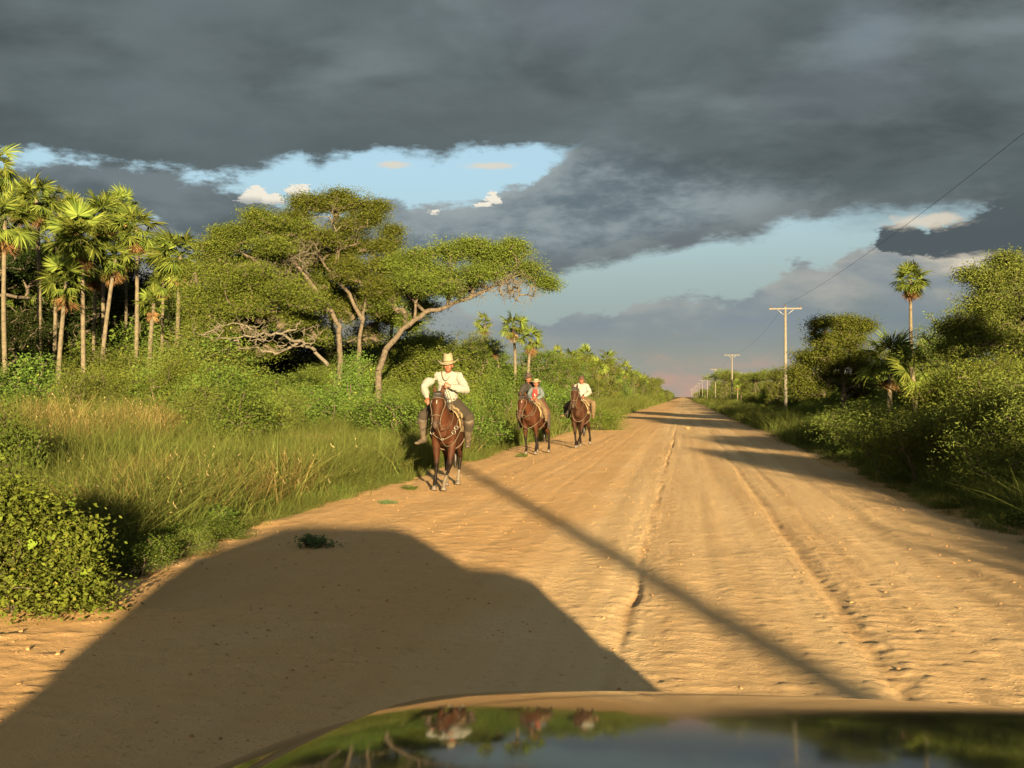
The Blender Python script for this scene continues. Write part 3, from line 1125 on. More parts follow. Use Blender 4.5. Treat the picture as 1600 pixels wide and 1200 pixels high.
FARK += [joined('tree', TREES[k][0].copy(), TREES[k][1].copy(), M['bark'], M[mk]) for k, mk in ((2, 'olive'), (0, 'olive'))]


def strip(w, l):
    l.materials.clear()
    return w, l


def tree_at(px, depth, h, kind, mk, label, group=None, w=1.0, rz=None):
    p = at(px, 620, depth)
    base_h = (7, 6.5, 7.5, 6.0)[kind]
    sc = h / base_h
    loc = Vector((p.x, p.y, vz(p.x, p.y) - .1))
    r = empty('tree', loc, random.uniform(0, 6.28) if rz is None else rz, label, 'tree', group)
    r.scale = (sc * w, sc * w, sc)
    link('trunk', TREES[kind][0], r)
    link('crown', TM[kind, mk], r)
    return r


BM = {}
for i, (w_, l_) in enumerate(B['fine']):
    w2 = w_.copy(); w2.materials.clear(); w2.materials.append(M['bark'])
    for mk in ('bright', 'olive', 'acacia', 'dark'):
        fk = B['feather'][i] if mk in ('olive', 'acacia') else (w_, l_)
        w2 = fk[0].copy(); w2.materials.clear(); w2.materials.append(M['bark'])
        lc = fk[1].copy(); lc.materials.clear(); lc.materials.append(M[mk]); BM[i, mk] = (w2, lc)


def shrub_at(px, depth, h, w, mk, label, k=0, group=None):
    p = at(px, 620, depth)
    r = empty('shrub', (p.x, p.y, vz(p.x, p.y) - .05), random.uniform(0, 6.28), label, 'shrub', group)
    r.scale = (w / 2.3, w / 2.3, h / 1.75)
    link('stems', BM[k % 3, mk][0], r)
    link('foliage', BM[k % 3, mk][1], r)
    return r


# ------------------------------------------------------------------ the three old acacias in the middle
def hero_tree(depth, limbs, blobs, seed, label, per=115, leaf=.085, density=1.0, mk='acacia', bare=(), size=1.0, thick=1.6, up=.8):
    g = np.random.default_rng(seed)
    base = at(limbs[0][0][0][0], 620, depth)
    base.z = vz(base.x, base.y)
    b3 = np.array(base)
    k = depth / FPX
    L3 = []
    for pts, r0, r1 in limbs:
        q = []
        for j, t_ in enumerate(pts):
            dz = t_[2] if len(t_) > 2 else 0
            w = np.array(at(t_[0], t_[1], depth + dz)) - b3
            q.append(w)
        L3.append((q, r0, r1))
    L3[0][0].insert(0, np.array([L3[0][0][0][0], L3[0][0][0][1], -.3]))
    cl = []
    for b in blobs:
        px, py, rx, ry = b[:4]
        dz = b[4] if len(b) > 4 else 0
        rd = (rx * k, max(rx * k * thick * .6, ry * k), ry * k)
        n = int(density * 19 * (rx * ry) ** .5 / 7 * depth / 45)
        q = blob_points(np.zeros(3), rd, n, g, .2) * g.choice([.75, .95, 1.12, 1.32], n, p=[.3, .35, .22, .13])[:, None]
        cl.append(q + np.array(at(px, py, depth + dz)) - b3)
    cl = np.concatenate(cl)
    segs = grow(L3, cl, seed, .012, .43, .1, .16)
    root = empty('tree', base, 0, label, 'tree')
    link('trunk', wood_mesh('trunk', segs, 6), root, M['bark'])
    link('crown', leaf_mesh('crown', clump_leaves(cl, per, .27 * size, .13 * size, leaf, .34, seed + 4, up)), root, M[mk])
    if bare:
        tg = np.concatenate([blob_points(np.array(at(px, py, depth + dz)) - b3, (rx * k, rx * k, ry * k), n, g, 0) for px, py, rx, ry, dz, n in bare])
        s2 = grow(L3, tg, seed + 1, .012, .42, .16, .09)
        nl = sum(len(pts) * 4 - 4 for pts, _, _ in L3)
        # fine side twigs
        tw = []
        for q in tg:
            for _ in range(5):
                e = q + g.normal(size=3) * .32
                tw.append((q, e, .007, .004))
                tw.append((e, e + g.normal(size=3) * .2, .005, .003))
        link('bare_twig', wood_mesh('bare_twig', s2[nl:] + tw, 4), root, M['pale_bark'])
    return root


hero_tree(45, [([(590, 640), (592, 580), (604, 546), (630, 514), (664, 488), (700, 478), (736, 463), (770, 448), (802, 434), (832, 420)], .175, .04),
               ([(648, 497), (652, 455), (664, 420)], .07, .02), ([(700, 478), (702, 435), (716, 400)], .09, .03), ([(736, 463), (752, 420), (770, 398)], .08, .03),
               ([(664, 488), (625, 450, 1), (628, 420, 1)], .08, .03)],
          [(655, 408, 34, 22), (700, 392, 40, 17), (748, 394, 36, 15), (790, 396, 36, 18), (822, 420, 26, 13), (846, 438, 15, 9), (632, 432, 26, 22), (690, 428, 32, 15),
           (770, 425, 30, 10), (650, 460, 24, 14, 1.5), (735, 382, 30, 8), (803, 382, 16, 7), (600, 468, 22, 20, 1), (660, 480, 30, 18, 3), (720, 450, 30, 12, 1.5), (625, 410, 20, 16), (768, 408, 26, 12), (690, 452, 34, 14, -1), (655, 440, 26, 16, -1), (745, 428, 34, 12, -1), (640, 505, 22, 16, 1.5), (858, 446, 10, 6)],
          301, 'wide acacia leaning right over a curved pale trunk, right of the tree group', bare=((805, 448, 40, 22, -.3, 46), (735, 450, 40, 16, -.3, 22)))
hero_tree(46, [([(560, 640), (560, 560), (563, 520), (569, 490), (576, 450), (578, 405)], .145, .04), ([(566, 500), (545, 458), (520, 432), (498, 400), (480, 368)], .10, .03),
               ([(576, 450), (600, 420), (612, 392)], .09, .03), ([(520, 432), (530, 380), (525, 340)], .10, .03), ([(498, 400), (470, 390), (452, 360)], .07, .03)],
          [(500, 318, 42, 17), (548, 318, 40, 16), (578, 340, 24, 17), (462, 340, 30, 19), (452, 372, 28, 20, 1), (545, 352, 34, 18), (562, 385, 32, 20, 1), (604, 385, 24, 17), (598, 415, 28, 18),
           (520, 375, 34, 16, 2), (560, 430, 30, 22, 2), (500, 410, 34, 22, 2.5), (470, 318, 16, 12), (590, 322, 14, 9), (530, 306, 22, 8), (602, 450, 24, 18, 2), (530, 400, 40, 26, 1), (480, 395, 34, 24, 1), (560, 465, 34, 24, 3), (600, 490, 30, 26, 4), (520, 460, 34, 22, 4), (575, 520, 40, 24, 5), (545, 420, 30, 18, -1.2), (505, 372, 30, 16, -1.2), (590, 445, 26, 20, -1), (585, 480, 26, 18, 1), (540, 485, 30, 20, 2), (612, 362, 16, 10)],
          302, 'tallest acacia with an upright forked trunk, in the middle of the tree group', bare=((480, 390, 42, 30, -.6, 24), (530, 350, 40, 30, -.6, 10)))
hero_tree(44, [([(528, 640), (531, 560), (530, 508), (516, 482), (494, 455), (468, 446), (438, 440), (408, 442)], .155, .04), ([(494, 455), (470, 420), (440, 390), (420, 365)], .12, .03),
               ([(438, 440), (400, 410), (370, 390)], .09, .03), ([(468, 446), (430, 480), (400, 500)], .08, .03), ([(408, 442), (370, 455), (340, 460)], .08, .03)],
          [(420, 352, 38, 18), (382, 368, 36, 18), (350, 385, 30, 20), (338, 420, 30, 26), (385, 410, 36, 24, 1.5), (425, 395, 34, 22, 1.5), (330, 468, 32, 26), (378, 462, 38, 24, 1), (322, 508, 26, 20),
           (365, 505, 34, 20, 1), (415, 500, 34, 18, 2), (445, 470, 32, 18, 2.5), (350, 362, 16, 10), (402, 336, 18, 9), (455, 430, 26, 22, 2.5), (300, 430, 20, 26, 2), (480, 498, 26, 16, 3), (450, 410, 34, 26, 1), (400, 450, 36, 24, 1), (350, 540, 34, 20, 3), (420, 540, 40, 22, 5), (500, 440, 30, 24, 4), (470, 360, 26, 18, 1), (400, 430, 40, 20, -1.4), (450, 455, 36, 18, -1.4), (360, 440, 34, 24, -1), (430, 385, 30, 14, -1.2), (480, 470, 30, 18, -1), (390, 475, 36, 20, -1), (335, 390, 24, 20), (310, 470, 26, 28), (450, 500, 40, 18, 1), (490, 520, 34, 18, 3)],
          303, 'broad olive acacia sweeping left toward the palms, leftmost of the tree group', bare=((435, 425, 50, 30, -.5, 20), (470, 395, 30, 25, -.5, 8)), density=1.15)


def dead_limb():
    g = np.random.default_rng(5)
    base = at(508, 566, 40)
    b3 = np.array(base)
    k = 40 / FPX
    L3 = []
    for pts, r0, r1 in (([(512, 570), (490, 548), (468, 534), (440, 522), (405, 524), (365, 528)], .085, .03), ([(440, 522), (462, 512), (470, 500)], .05, .015), ([(468, 534), (430, 552), (400, 545), (372, 548)], .07, .02),
                        ([(405, 524), (380, 505), (345, 508)], .05, .015), ([(345, 508), (325, 520), (305, 522)], .04, .012)):
        L3.append(([np.array(at(x, y, 40)) - b3 for x, y in pts], r0, r1))
    tg = np.concatenate([blob_points(np.array(at(x, y, 39.6)) - b3, (rx * k, rx * k, ry * k), n, g, 0) for x, y, rx, ry, n in ((430, 525, 60, 26, 60), (350, 510, 50, 24, 40), (480, 520, 26, 26, 26))])
    r = link('dead_branch', wood_mesh('dead_branch', grow(L3, tg, 9, .007, .42, .2, .06), 5), None, M['pale_bark'])
    r.location = base
    tag(r, 'bleached fallen branch with bare twigs hanging in front of the dark thicket', 'dead branch')


dead_limb()

# ------------------------------------------------------------------ palms
ORD = ['first', 'second', 'third', 'fourth', 'fifth', 'sixth', 'seventh', 'eighth', 'ninth', 'tenth', 'eleventh', 'twelfth', 'thirteenth', 'fourteenth', 'fifteenth', 'sixteenth', 'seventeenth', 'eighteenth', 'nineteenth', 'twentieth', 'twenty-first', 'twenty-second', 'twenty-third', 'twenty-fourth', 'twenty-fifth', 'twenty-sixth', 'twenty-seventh', 'twenty-eighth', 'twenty-ninth', 'thirtieth', 'thirty-first', 'thirty-second', 'thirty-third', 'thirty-fourth', 'thirty-fifth', 'thirty-sixth']
WL = (-.42, .1, -.10)
palm(57, 312, 50, 60, 'tall dark palm second from the left edge of the palm stand', 1, 1.25, 38, 10, WL)
palm(92, 308, 54, 84, 'palm crown poking up pale green behind the dark palm at the far left', 2, .8, 16, 4, WL)
palm(128, 368, 47, 131, 'stout pale palm with the fullest wind-swept crown, fourth from the left edge', 3, 1.45, 46, 14, WL)
palm(163, 338, 52, 168, 'tall palm whose crown rises highest in the middle of the palm stand', 4, 1.3, 42, 12, WL)
palm(180, 405, 49, 152, 'shorter palm tucked below the two tallest crowns of the stand', 5, 1.1, 32, 14, WL)
palm(213, 356, 51, 208, 'slim straight palm just left of the gap of cloud, fifth tall crown', 6, 1.25, 38, 12, WL)
palm(281, 400, 46, 268, 'separate tall palm standing nearest the acacias at the right end of the stand', 7, 1.3, 42, 14, WL)
palm(240, 474, 45, 236, 'small palm with a brown skirt of dead leaves between two taller trunks', 8, .68, 16, 14, WL)
palm(150, 425, 53, 146, 'slender palm squeezed between the stout palm and the highest one', 31, .9, 26, 14, WL, r=.095)
palm(196, 395, 55, 190, 'slender shaded palm left of the slim straight palm', 32, .95, 26, 12, WL, r=.095)
palm(255, 440, 50, 250, 'slender palm leaning toward the separate tall palm', 33, .8, 24, 14, WL, r=.09)
palm(104, 440, 46, 88, 'leaning palm with a low swept crown above a brown skirt', 9, 1.1, 28, 16, WL)
palm(8, 345, 45, 14, 'dark palm with hanging fronds cut by the left edge of the photo', 10, 1.35, 34, 14, WL)
palm(-12, 255, 36, -6, 'nearest palm at the left edge, only its highest frond tips showing', 11, 1.0, 20, 4, (-.1, 0, 0))
palm(37, 470, 56, 40, 'dark palm in the shade behind the leftmost trunks', 12, 1.2, 28, 20, WL)
for px, py, d_, s_, lb in ((20, 400, 60, 1.4, 'background palm low between the leftmost trunks'), (75, 375, 62, 1.4, 'background palm behind the leaning palm'), (112, 335, 64, 1.3, 'background palm whose fronds fill in behind the stout palm'),
                           (190, 322, 66, 1.25, 'background palm peeping between the two tallest crowns'), (200, 400, 62, 1.2, 'background palm in the dark gap beside the slim straight palm'), (250, 392, 64, 1.1, 'background palm just left of the separate tall palm'),
                           (148, 440, 60, 1.1, 'background palm low in the middle of the stand'), (30, 318, 66, 1.3, 'background palm behind the tall dark one at far left')):
    palm(px, py, d_, px, lb, int(px), s_, parts=False)
palm(304, 512, 47, 305, 'short palm half hidden under the left acacia', 13, .6, 12, 10)
palm(331, 518, 46, 331, 'short palm beneath the acacia branches with a thick grey trunk', 14, .55, 8, 8, r=.17)
palm(614, 480, 60, 612, 'palm seen through the acacia branches behind the curved trunk', 15, 1.1, 20, 12)
palm(520, 470, 62, 520, 'palm hidden behind the middle acacia trunks', 16, 1.2, 20, 8)
palm(802, 508, 70, 803, 'taller palm of the pair above the second rider', 17, 1.0, 22, 12)
palm(829, 530, 68, 823, 'shorter palm of the pair above the second rider with many dead leaves', 18, .95, 18, 16)
palm(757, 505, 88, 756, 'small distant palm right of the leaning acacia', 19, .95, 18, 12)
palm(775, 545, 76, 792, 'low palm crown left of the pair of palms', 20, .7, 10, 8)
palm(1422, 437, 53, 1425, 'lone slender palm with a round crown standing above the right brush', 21, .95, 40, 22, r=.10)
palm(1392, 562, 40, 1394, 'stubby low palm with big fans at the foot of the lone palm', 22, 1.2, 22, 4)
palm(1424, 574, 37, 1426, 'second stubby palm growing against the trunk of the lone palm', 23, 1.0, 12, 8)
FP = [934, 915, 950, 976, 965, 992, 1004, 1026, 893, 870]
for i, (px, py, d_, s_) in enumerate(((934, 574, 112, 1.1), (915, 556, 120, 1.3), (950, 560, 130, 1.2), (976, 578, 150, 1.3), (965, 588, 140, 1.1), (992, 590, 175, 1.3), (1004, 594, 200, 1.3), (1026, 603, 240, 1.4),
                                      (893, 560, 105, 1.1), (870, 556, 98, .9))):
    palm(px, py, d_, px, 'small far palm left of the road, %s of its row from the left' % ORD[sorted(FP).index(px)], i, s_, group='far palms left of the road', parts=False)
palm(1152, 600, 185, 1152, 'left one of the two far thin palm trunks behind the second pole', 1, .9, group='far palms right of the road', parts=False, r=.12)
palm(1157, 601, 190, 1158, 'right one of the two far thin palm trunks behind the second pole', 2, .9, group='far palms right of the road', parts=False, r=.12)

# ------------------------------------------------------------------ right-hand trees
hero_tree(36, [([(1610, 640), (1606, 570), (1600, 520), (1590, 480), (1600, 440)], .24, .06), ([(1600, 520), (1560, 500), (1530, 470)], .12, .03), ([(1600, 540), (1540, 540), (1500, 520)], .1, .03),
               ([(1600, 500), (1640, 460), (1660, 430)], .1, .03)],
          [(1600, 425, 48, 26), (1555, 440, 36, 28), (1540, 478, 34, 26), (1580, 480, 40, 30), (1505, 508, 34, 20), (1550, 520, 42, 26), (1600, 530, 44, 30), (1640, 470, 50, 50), (1640, 550, 40, 30),
           (1520, 430, 14, 12), (1500, 545, 40, 18), (1570, 405, 18, 10), (1690, 500, 40, 60)],
          311, 'big dark feathery tree rising at the right edge behind the lone palm', per=100, leaf=.085, density=1.3, mk='olive', size=1.0)
hero_tree(64, [([(1318, 640), (1318, 590), (1312, 555), (1316, 525)], .22, .06), ([(1312, 560), (1285, 545), (1272, 530)], .12, .03), ([(1316, 555), (1342, 535), (1352, 515)], .1, .03)],
          [(1315, 506, 32, 14), (1348, 510, 20, 13), (1285, 530, 28, 18), (1325, 535, 30, 18), (1264, 560, 24, 16), (1300, 565, 36, 18), (1340, 560, 26, 18), (1280, 505, 16, 9), (1250, 580, 22, 12), (1355, 580, 26, 14), (1300, 592, 44, 20, 1), (1345, 605, 36, 18, 1), (1265, 606, 34, 18, 0), (1325, 512, 20, 22), (1290, 555, 36, 22, -1)],
          312, 'rounded tree with a gap in its crown between the nearest pole and the lone palm', per=70, leaf=.12, density=1.1, mk='acacia', size=1.2)


def row(items, text, group, cb):
    """places a row of things from left to right and names each by its rank"""
    for i, it in enumerate(sorted(items)):
        cb(*it, text % (ORD[i] if i < len(items) - 1 else 'rightmost'), group)


def t_(px, d_, h, k, mk, label, group=None, w=1.0): return tree_at(px, d_, h, k, mk, label, group, w)


row(((1460, 62, 6.5, 0, 'olive'), (1400, 72, 6.0, 2, 'olive'), (1530, 52, 6.5, 3, 'olive'), (1640, 46, 7, 0, 'olive'), (1700, 30, 6, 2, 'olive')), 'olive tree in the wood behind the lone palm, %s from the left', 'trees behind the lone palm',
    lambda px, d_, h, k, mk, lb, gr: t_(px, d_, h, k, mk, lb, gr, 1.0))
row(((1258, 100, 5.0, 3, 'bright'), (1225, 120, 5.6, 0, 'acacia'), (1243, 108, 4.4, 3, 'acacia'), (1200, 145, 6.0, 1, 'acacia'), (1185, 165, 6.3, 2, 'acacia'), (1170, 190, 6.6, 0, 'acacia'),
                                        (1155, 225, 7.6, 2, 'acacia'), (1143, 260, 9.2, 0, 'olive'), (1129, 300, 10.5, 1, 'olive'), (1120, 330, 8.0, 0, 'acacia'), (1212, 138, 4.0, 3, 'acacia'), (1190, 185, 4.6, 3, 'bright')), 'round green tree in the row behind the utility poles, %s from the left', 'trees lining the right of the road',
    lambda px, d_, h, k, mk, lb, gr: t_(px, d_, h, k, mk, lb, gr, 1.0))
# ------------------------------------------------------------------ left-hand trees
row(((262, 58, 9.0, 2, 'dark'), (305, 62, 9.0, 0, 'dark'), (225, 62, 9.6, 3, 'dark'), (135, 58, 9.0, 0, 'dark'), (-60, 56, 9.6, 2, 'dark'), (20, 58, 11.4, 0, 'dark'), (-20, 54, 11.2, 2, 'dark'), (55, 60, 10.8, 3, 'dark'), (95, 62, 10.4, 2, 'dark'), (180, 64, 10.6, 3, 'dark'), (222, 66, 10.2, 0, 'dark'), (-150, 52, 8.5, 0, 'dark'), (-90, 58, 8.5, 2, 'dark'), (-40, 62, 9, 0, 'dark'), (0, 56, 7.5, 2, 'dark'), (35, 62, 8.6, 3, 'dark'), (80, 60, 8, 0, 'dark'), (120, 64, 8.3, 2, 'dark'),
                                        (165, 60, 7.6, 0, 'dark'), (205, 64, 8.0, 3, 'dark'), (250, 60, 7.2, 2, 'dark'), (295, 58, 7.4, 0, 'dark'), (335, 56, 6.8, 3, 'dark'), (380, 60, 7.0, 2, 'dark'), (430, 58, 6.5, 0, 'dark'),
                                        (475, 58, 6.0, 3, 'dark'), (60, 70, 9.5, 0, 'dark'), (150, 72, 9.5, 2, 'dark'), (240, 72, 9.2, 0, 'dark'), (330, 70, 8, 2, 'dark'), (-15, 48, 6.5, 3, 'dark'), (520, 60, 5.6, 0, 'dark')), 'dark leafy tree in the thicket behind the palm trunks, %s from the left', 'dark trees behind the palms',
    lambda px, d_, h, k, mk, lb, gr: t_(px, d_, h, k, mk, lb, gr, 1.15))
row(((640, 58, 6.0, 0, 'acacia'), (680, 66, 6.4, 2, 'bright'), (715, 60, 5.2, 3, 'bright'), (735, 78, 7.2, 0, 'acacia'), (765, 88, 6.5, 2, 'bright'), (600, 62, 5.2, 3, 'acacia'), (560, 64, 6.0, 2, 'acacia')), 'green tree between the leaning acacia and the palm pair, %s from the left', 'green trees right of the acacias',
    lambda px, d_, h, k, mk, lb, gr: t_(px, d_, h, k, mk, lb, gr, 1.0))
row(((850, 84, 6.3, 3, 'bright'), (790, 92, 5.0, 0, 'bright'), (820, 96, 5.2, 2, 'bright'), (872, 92, 6.0, 0, 'acacia'), (888, 100, 6.3, 2, 'bright'), (905, 108, 6.8, 0, 'acacia'), (922, 118, 7.4, 3, 'acacia'),
                                        (942, 130, 6.9, 2, 'acacia'), (958, 140, 6.2, 0, 'bright'), (972, 152, 6.4, 3, 'acacia'), (986, 168, 5.8, 2, 'acacia'), (998, 185, 6.0, 0, 'bright'), (1010, 205, 6.6, 3, 'acacia'), (1022, 235, 7.0, 2, 'acacia')), 'green tree in the growth lining the left of the road, %s from the left', 'trees lining the left of the road',
    lambda px, d_, h, k, mk, lb, gr: t_(px, d_, h, k, mk, lb, gr, 1.0))
# off-frame growth on the right, whose shadows reach the road
for i, (x, y, h, k) in enumerate(((9.3, -12.5, 2.6, 3), (9.5, -8.5, 2.8, 3), (9.2, -4.6, 2.9, 3), (9.5, -.6, 3.1, 3), (9.6, 3.4, 3.4, 3), (9.9, 7.4, 3.7, 3), (14, -24, 4.6, 2), (16, -8, 3.4, 2), (19, 3, 3.6, 0), (24, -20, 5.5, 0))):
    r = t_(800, 50, h, k, 'olive', 'roadside tree outside the frame on the right, %s from the back of the vehicle' % ORD[i], 'trees beside the camera')
    r.location = (x, y, vz(x, y) - .1)
    r.rotation_euler = (0, 0, i * 1.3)

# ------------------------------------------------------------------ shrubs one can tell apart
shrub_at(376, 25, 2.15, 2.7, 'bright', 'dense bright green rounded bush in the tall grass left of the first rider', 0)
shrub_at(330, 31, 2.5, 3.0, 'bright', 'bright bush just behind the dense rounded bush', 1)
shrub_at(200, 36, 3.4, 3.6, 'acacia', 'tall bush in front of the middle palm trunks', 2)
shrub_at(140, 34, 2.7, 2.8, 'olive', 'olive bush at the foot of the stout palm', 1)
shrub_at(262, 35, 3.2, 3.2, 'acacia', 'leafy bush below the separate tall palm', 0)
shrub_at(320, 38, 2.9, 3.2, 'bright', 'bush in front of the two short palms', 2)
shrub_at(430, 34, 2.0, 3.0, 'olive', 'low bush under the bleached fallen branch', 1)
shrub_at(545, 38, 3.6, 2.6, 'bright', 'tall bright climber-covered bush before the middle trunks', 0)
shrub_at(515, 33, 2.4, 3.0, 'bright', 'bright bush at the foot of the upright acacia trunk', 2)
shrub_at(600, 30, 2.15, 3.2, 'bright', 'leafy bush left behind the rider in the white shirt', 1)
shrub_at(650, 32, 2.2, 2.8, 'acacia', 'bush directly behind the elbow of the first rider', 0)
shrub_at(748, 30, 2.0, 2.4, 'bright', 'bright bush right of the first rider at shoulder height', 2)
shrub_at(700, 36, 2.9, 3.4, 'acacia', 'taller bush behind the hat of the first rider', 1)
shrub_at(778, 42, 2.8, 3.0, 'bright', 'bush below the palm pair behind the second horse', 0)
shrub_at(880, 46, 2.5, 3.0, 'bright', 'bush between the second and third horses', 1)
shrub_at(940, 50, 2.0, 3.0, 'acacia', 'low bush right of the third rider', 2)
shrub_at(25, 15.5, 2.0, 1.7, 'bright', 'leggy bush with large leaves at the left edge behind the vine bush', 2)
shrub_at(212, 9.4, .55, .9, 'bright', 'low leafy bush at the road edge beside the vine bush', 1)
shrub_at(275, 10.6, .45, .9, 'olive', 'small dark bush at the road edge above the vehicle shadow', 2)
shrub_at(345, 12.0, .38, 1.0, 'bright', 'low weedy bush where the grass meets the bare earth', 0)
shrub_at(1385, 21, 1.3, 2.2, 'olive', 'small feathery bush nearest the road on the right', 0)
shrub_at(1435, 19.5, 1.6, 2.3, 'olive', 'feathery olive bush spilling toward the road on the right', 1)
shrub_at(1475, 20, 2.15, 3.0, 'olive', 'large feathery bush in the middle of the right brush', 2)
shrub_at(1550, 18, 2.2, 2.6, 'olive', 'tall bush at the right edge above the shaded grass', 0)
shrub_at(1615, 16, 2.3, 2.6, 'olive', 'bush cut by the right edge of the photo', 1)
shrub_at(1505, 25, 2.9, 3.4, 'acacia', 'taller sunlit bush behind the large feathery bush', 1)
shrub_at(1580, 23, 3.6, 3.4, 'acacia', 'highest bush below the big feathery tree', 2)
shrub_at(1385, 28, 1.7, 3.6, 'olive', 'shaded bush in front of the stubby palms', 0)
shrub_at(1320, 36, 1.5, 3.6, 'olive', 'broad dark bush right of the nearest pole', 2)
shrub_at(1275, 55, 1.6, 3.8, 'acacia', 'bush behind the foot of the nearest pole', 1)

# ------------------------------------------------------------------ undergrowth, far woods, grass: what nobody could count
def spread_pts(n, fx, fy, seed):
    g = np.random.default_rng(seed)
    u1, u2 = g.random(n), g.random(n)
    return fx(u1, u2, g), fy(u1, u2, g), g


def put(name, x, y, scl, idx, src, label, seed, tilt=.1, cat=None, sink=.03):
    g = np.random.default_rng(seed)
    z = verge_z(x, y) - sink
    n = len(x)
    rots = np.stack([g.normal(size=n) * tilt, g.normal(size=n) * tilt, g.uniform(0, 6.28, n)], 1)
    return scatter(name, np.stack([x, y, z], 1), rots, scl, idx, src, label, cat)


def band(g, n, side, d0, d1, y0, y1, power=2.0):
    """points at a lateral distance d0..d1 outside the road edge, denser near the camera"""
    y = y0 + (y1 - y0) * g.random(n) ** power
    d = d0 + (d1 - d0) * g.random(n)
    x = (RL - d) if side < 0 else (RR + d)
    return x, y


g = np.random.default_rng(77)
# left undergrowth
x1, y1 = band(g, 900, -1, 5.5, 15, 26, 330, 1.5)
x2, y2 = band(g, 260, -1, 15, 34, 24, 90, 1.0)
x3, y3 = band(g, 150, -1, 3.4, 6, 45, 330, 1.4)
x = np.concatenate([x1, x2, x3]); y = np.concatenate([y1, y2, y3])
n = len(x)
sc_ = (0.75 + 0.7 * g.random(n)) * np.where(y > 45, 1.25, 1.0) * np.where(RL - x > 8, 1.2, .9)
sc_[len(x1) + len(x2):] *= .55
sc_ *= np.clip(1 + 1.1 * fbm(x, y, .16, 2, 1), .45, 1.6)
keep = ~((y < 44) & (RL - x < 16) & (fbm(x, y, .13, 2, 3) < .05))
x, y, sc_ = x[keep], y[keep], sc_[keep]
n = len(x)
put('undergrowth', x, y, sc_, np.where(fbm(x, y, .12, 2, 4) + .25 * g.normal(size=n) > 0, g.choice([0, 1, 2], n), g.choice([3, 4, 5, 6, 7], n)), SHRUB, 'tangled green undergrowth filling the left side between road and trees', 5)
x1, y1 = band(g, 700, 1, 3.6, 14, 18, 330, 1.5)
x2, y2 = band(g, 160, 1, 8, 26, 10, 60, 1.0)
x3, y3 = band(g, 120, 1, 2.2, 4, 40, 330, 1.4)
x = np.concatenate([x1, x2, x3]); y = np.concatenate([y1, y2, y3])
keep = ~((np.abs(x - POLE_X) < 1.6) & (np.abs(y - FIRST) < 2))
x, y = x[keep], y[keep]
n = len(x)
sc_ = (0.6 + 0.6 * g.random(n)) * np.where(x - RR > 8, 1.35, .85) * np.where((y > 40) & (x - RR > 4), 1.2, 1)
sc_ = np.where((x - RR < 4.2), sc_ * .55, sc_)
sc_ = np.where((y > 45) & (x < 11.5), sc_ * .42, sc_)
sc_ = np.where((y < 45) & (x - RR < 9), sc_ * .72, sc_)
sc_ = np.where((y < 28) & (x - RR >= 9), sc_ * .55, sc_)
put('undergrowth', x, y, sc_, g.choice([3, 4, 5, 0], n, p=[.3, .3, .3, .1]), SHRUB, 'olive shaded undergrowth filling the right side behind the verge', 6)
# far woods
x1, y1 = band(g, 260, -1, 9, 40, 230, 1500, 1.5)
x2, y2 = band(g, 260, 1, 9.5, 40, 320, 1500, 1.5)
x3, y3 = band(g, 60, -1, 26, 60, 95, 240, 1.0)
x4, y4 = band(g, 60, 1, 22, 60, 70, 260, 1.0)
x = np.concatenate([x1, x2, x3, x4]); y = np.concatenate([y1, y2, y3, y4])
put('far_woods', x, y, .75 + .45 * g.random(len(x)), g.integers(0, 5, len(x)), FARK, 'far woods closing in on both sides of the road to the horizon', 8, tilt=.04)


# grass
def grass_region(name, side, specs, label, seed):
    X, Y, S, I = [], [], [], []
    g = np.random.default_rng(seed)
    for n, d0, d1, y0, y1, pw, s0, s1, kinds in specs:
        x, y = band(g, n, side, d0, d1, y0, y1, pw)
        nz = fbm(x, y, .25, 3, 2)
        keep = g.random(n) < np.clip(.75 + nz * 1.6, .15, 1)
        x, y = x[keep], y[keep]
        m_ = len(x)
        X.append(x); Y.append(y); S.append((s0 + (s1 - s0) * g.random(m_)) * np.clip(1 + .5 * fbm(x, y, .5, 2, 4), .7, 1.4)); kk = np.array(kinds)
        order = np.clip(((fbm(x, y, .33, 3, 5) + .5) * len(kk) + g.normal(size=m_) * .8).astype(int), 0, len(kk) - 1)
        I.append(kk[order])
    put(name, np.concatenate(X), np.concatenate(Y), np.concatenate(S), np.concatenate(I), GR, label, seed, tilt=.13)


grass_region('grass', -1, [
    (900, .05, 1.4, 6, 34, 1.2, .28, .6, [1, 1, 0]),
    (3200, .7, 3.4, 7, 36, 1.2, .7, 1.15, [0, 0, 2, 1, 5]),
    (4200, 2.6, 8, 6, 42, 1.1, .6, 1.05, [5, 2, 0, 3, 0, 5]),
    (3600, 6.5, 20, 12, 50, 1.1, .85, 1.3, [3, 2, 4, 3]),
    (1500, 8, 17, 16, 27, 1.0, .9, 1.3, [4, 4, 3, 4]),
    (3500, .2, 6, 34, 140, 1.4, .9, 1.5, [0, 2, 3, 1]),
    (1200, .2, 6, 140, 420, 1.3, 1.2, 2.0, [0, 2, 3]),
], 'tall green and tawny grass on the left verge', 21)
grass_region('grass', 1, [
    (900, .1, 1.4, 8, 40, 1.2, .25, .5, [1, 0]),
    (3000, .9, 3.6, 8, 40, 1.2, .55, .95, [0, 2, 1, 0]),
    (2600, 2.8, 8, 8, 42, 1.1, .75, 1.2, [3, 2, 0]),
    (2600, .2, 5, 36, 140, 1.4, .7, 1.2, [0, 2, 1]),
    (900, .2, 6, 140, 420, 1.3, 1.1, 1.8, [0, 2]),
], 'shaded green grass on the right verge', 22)
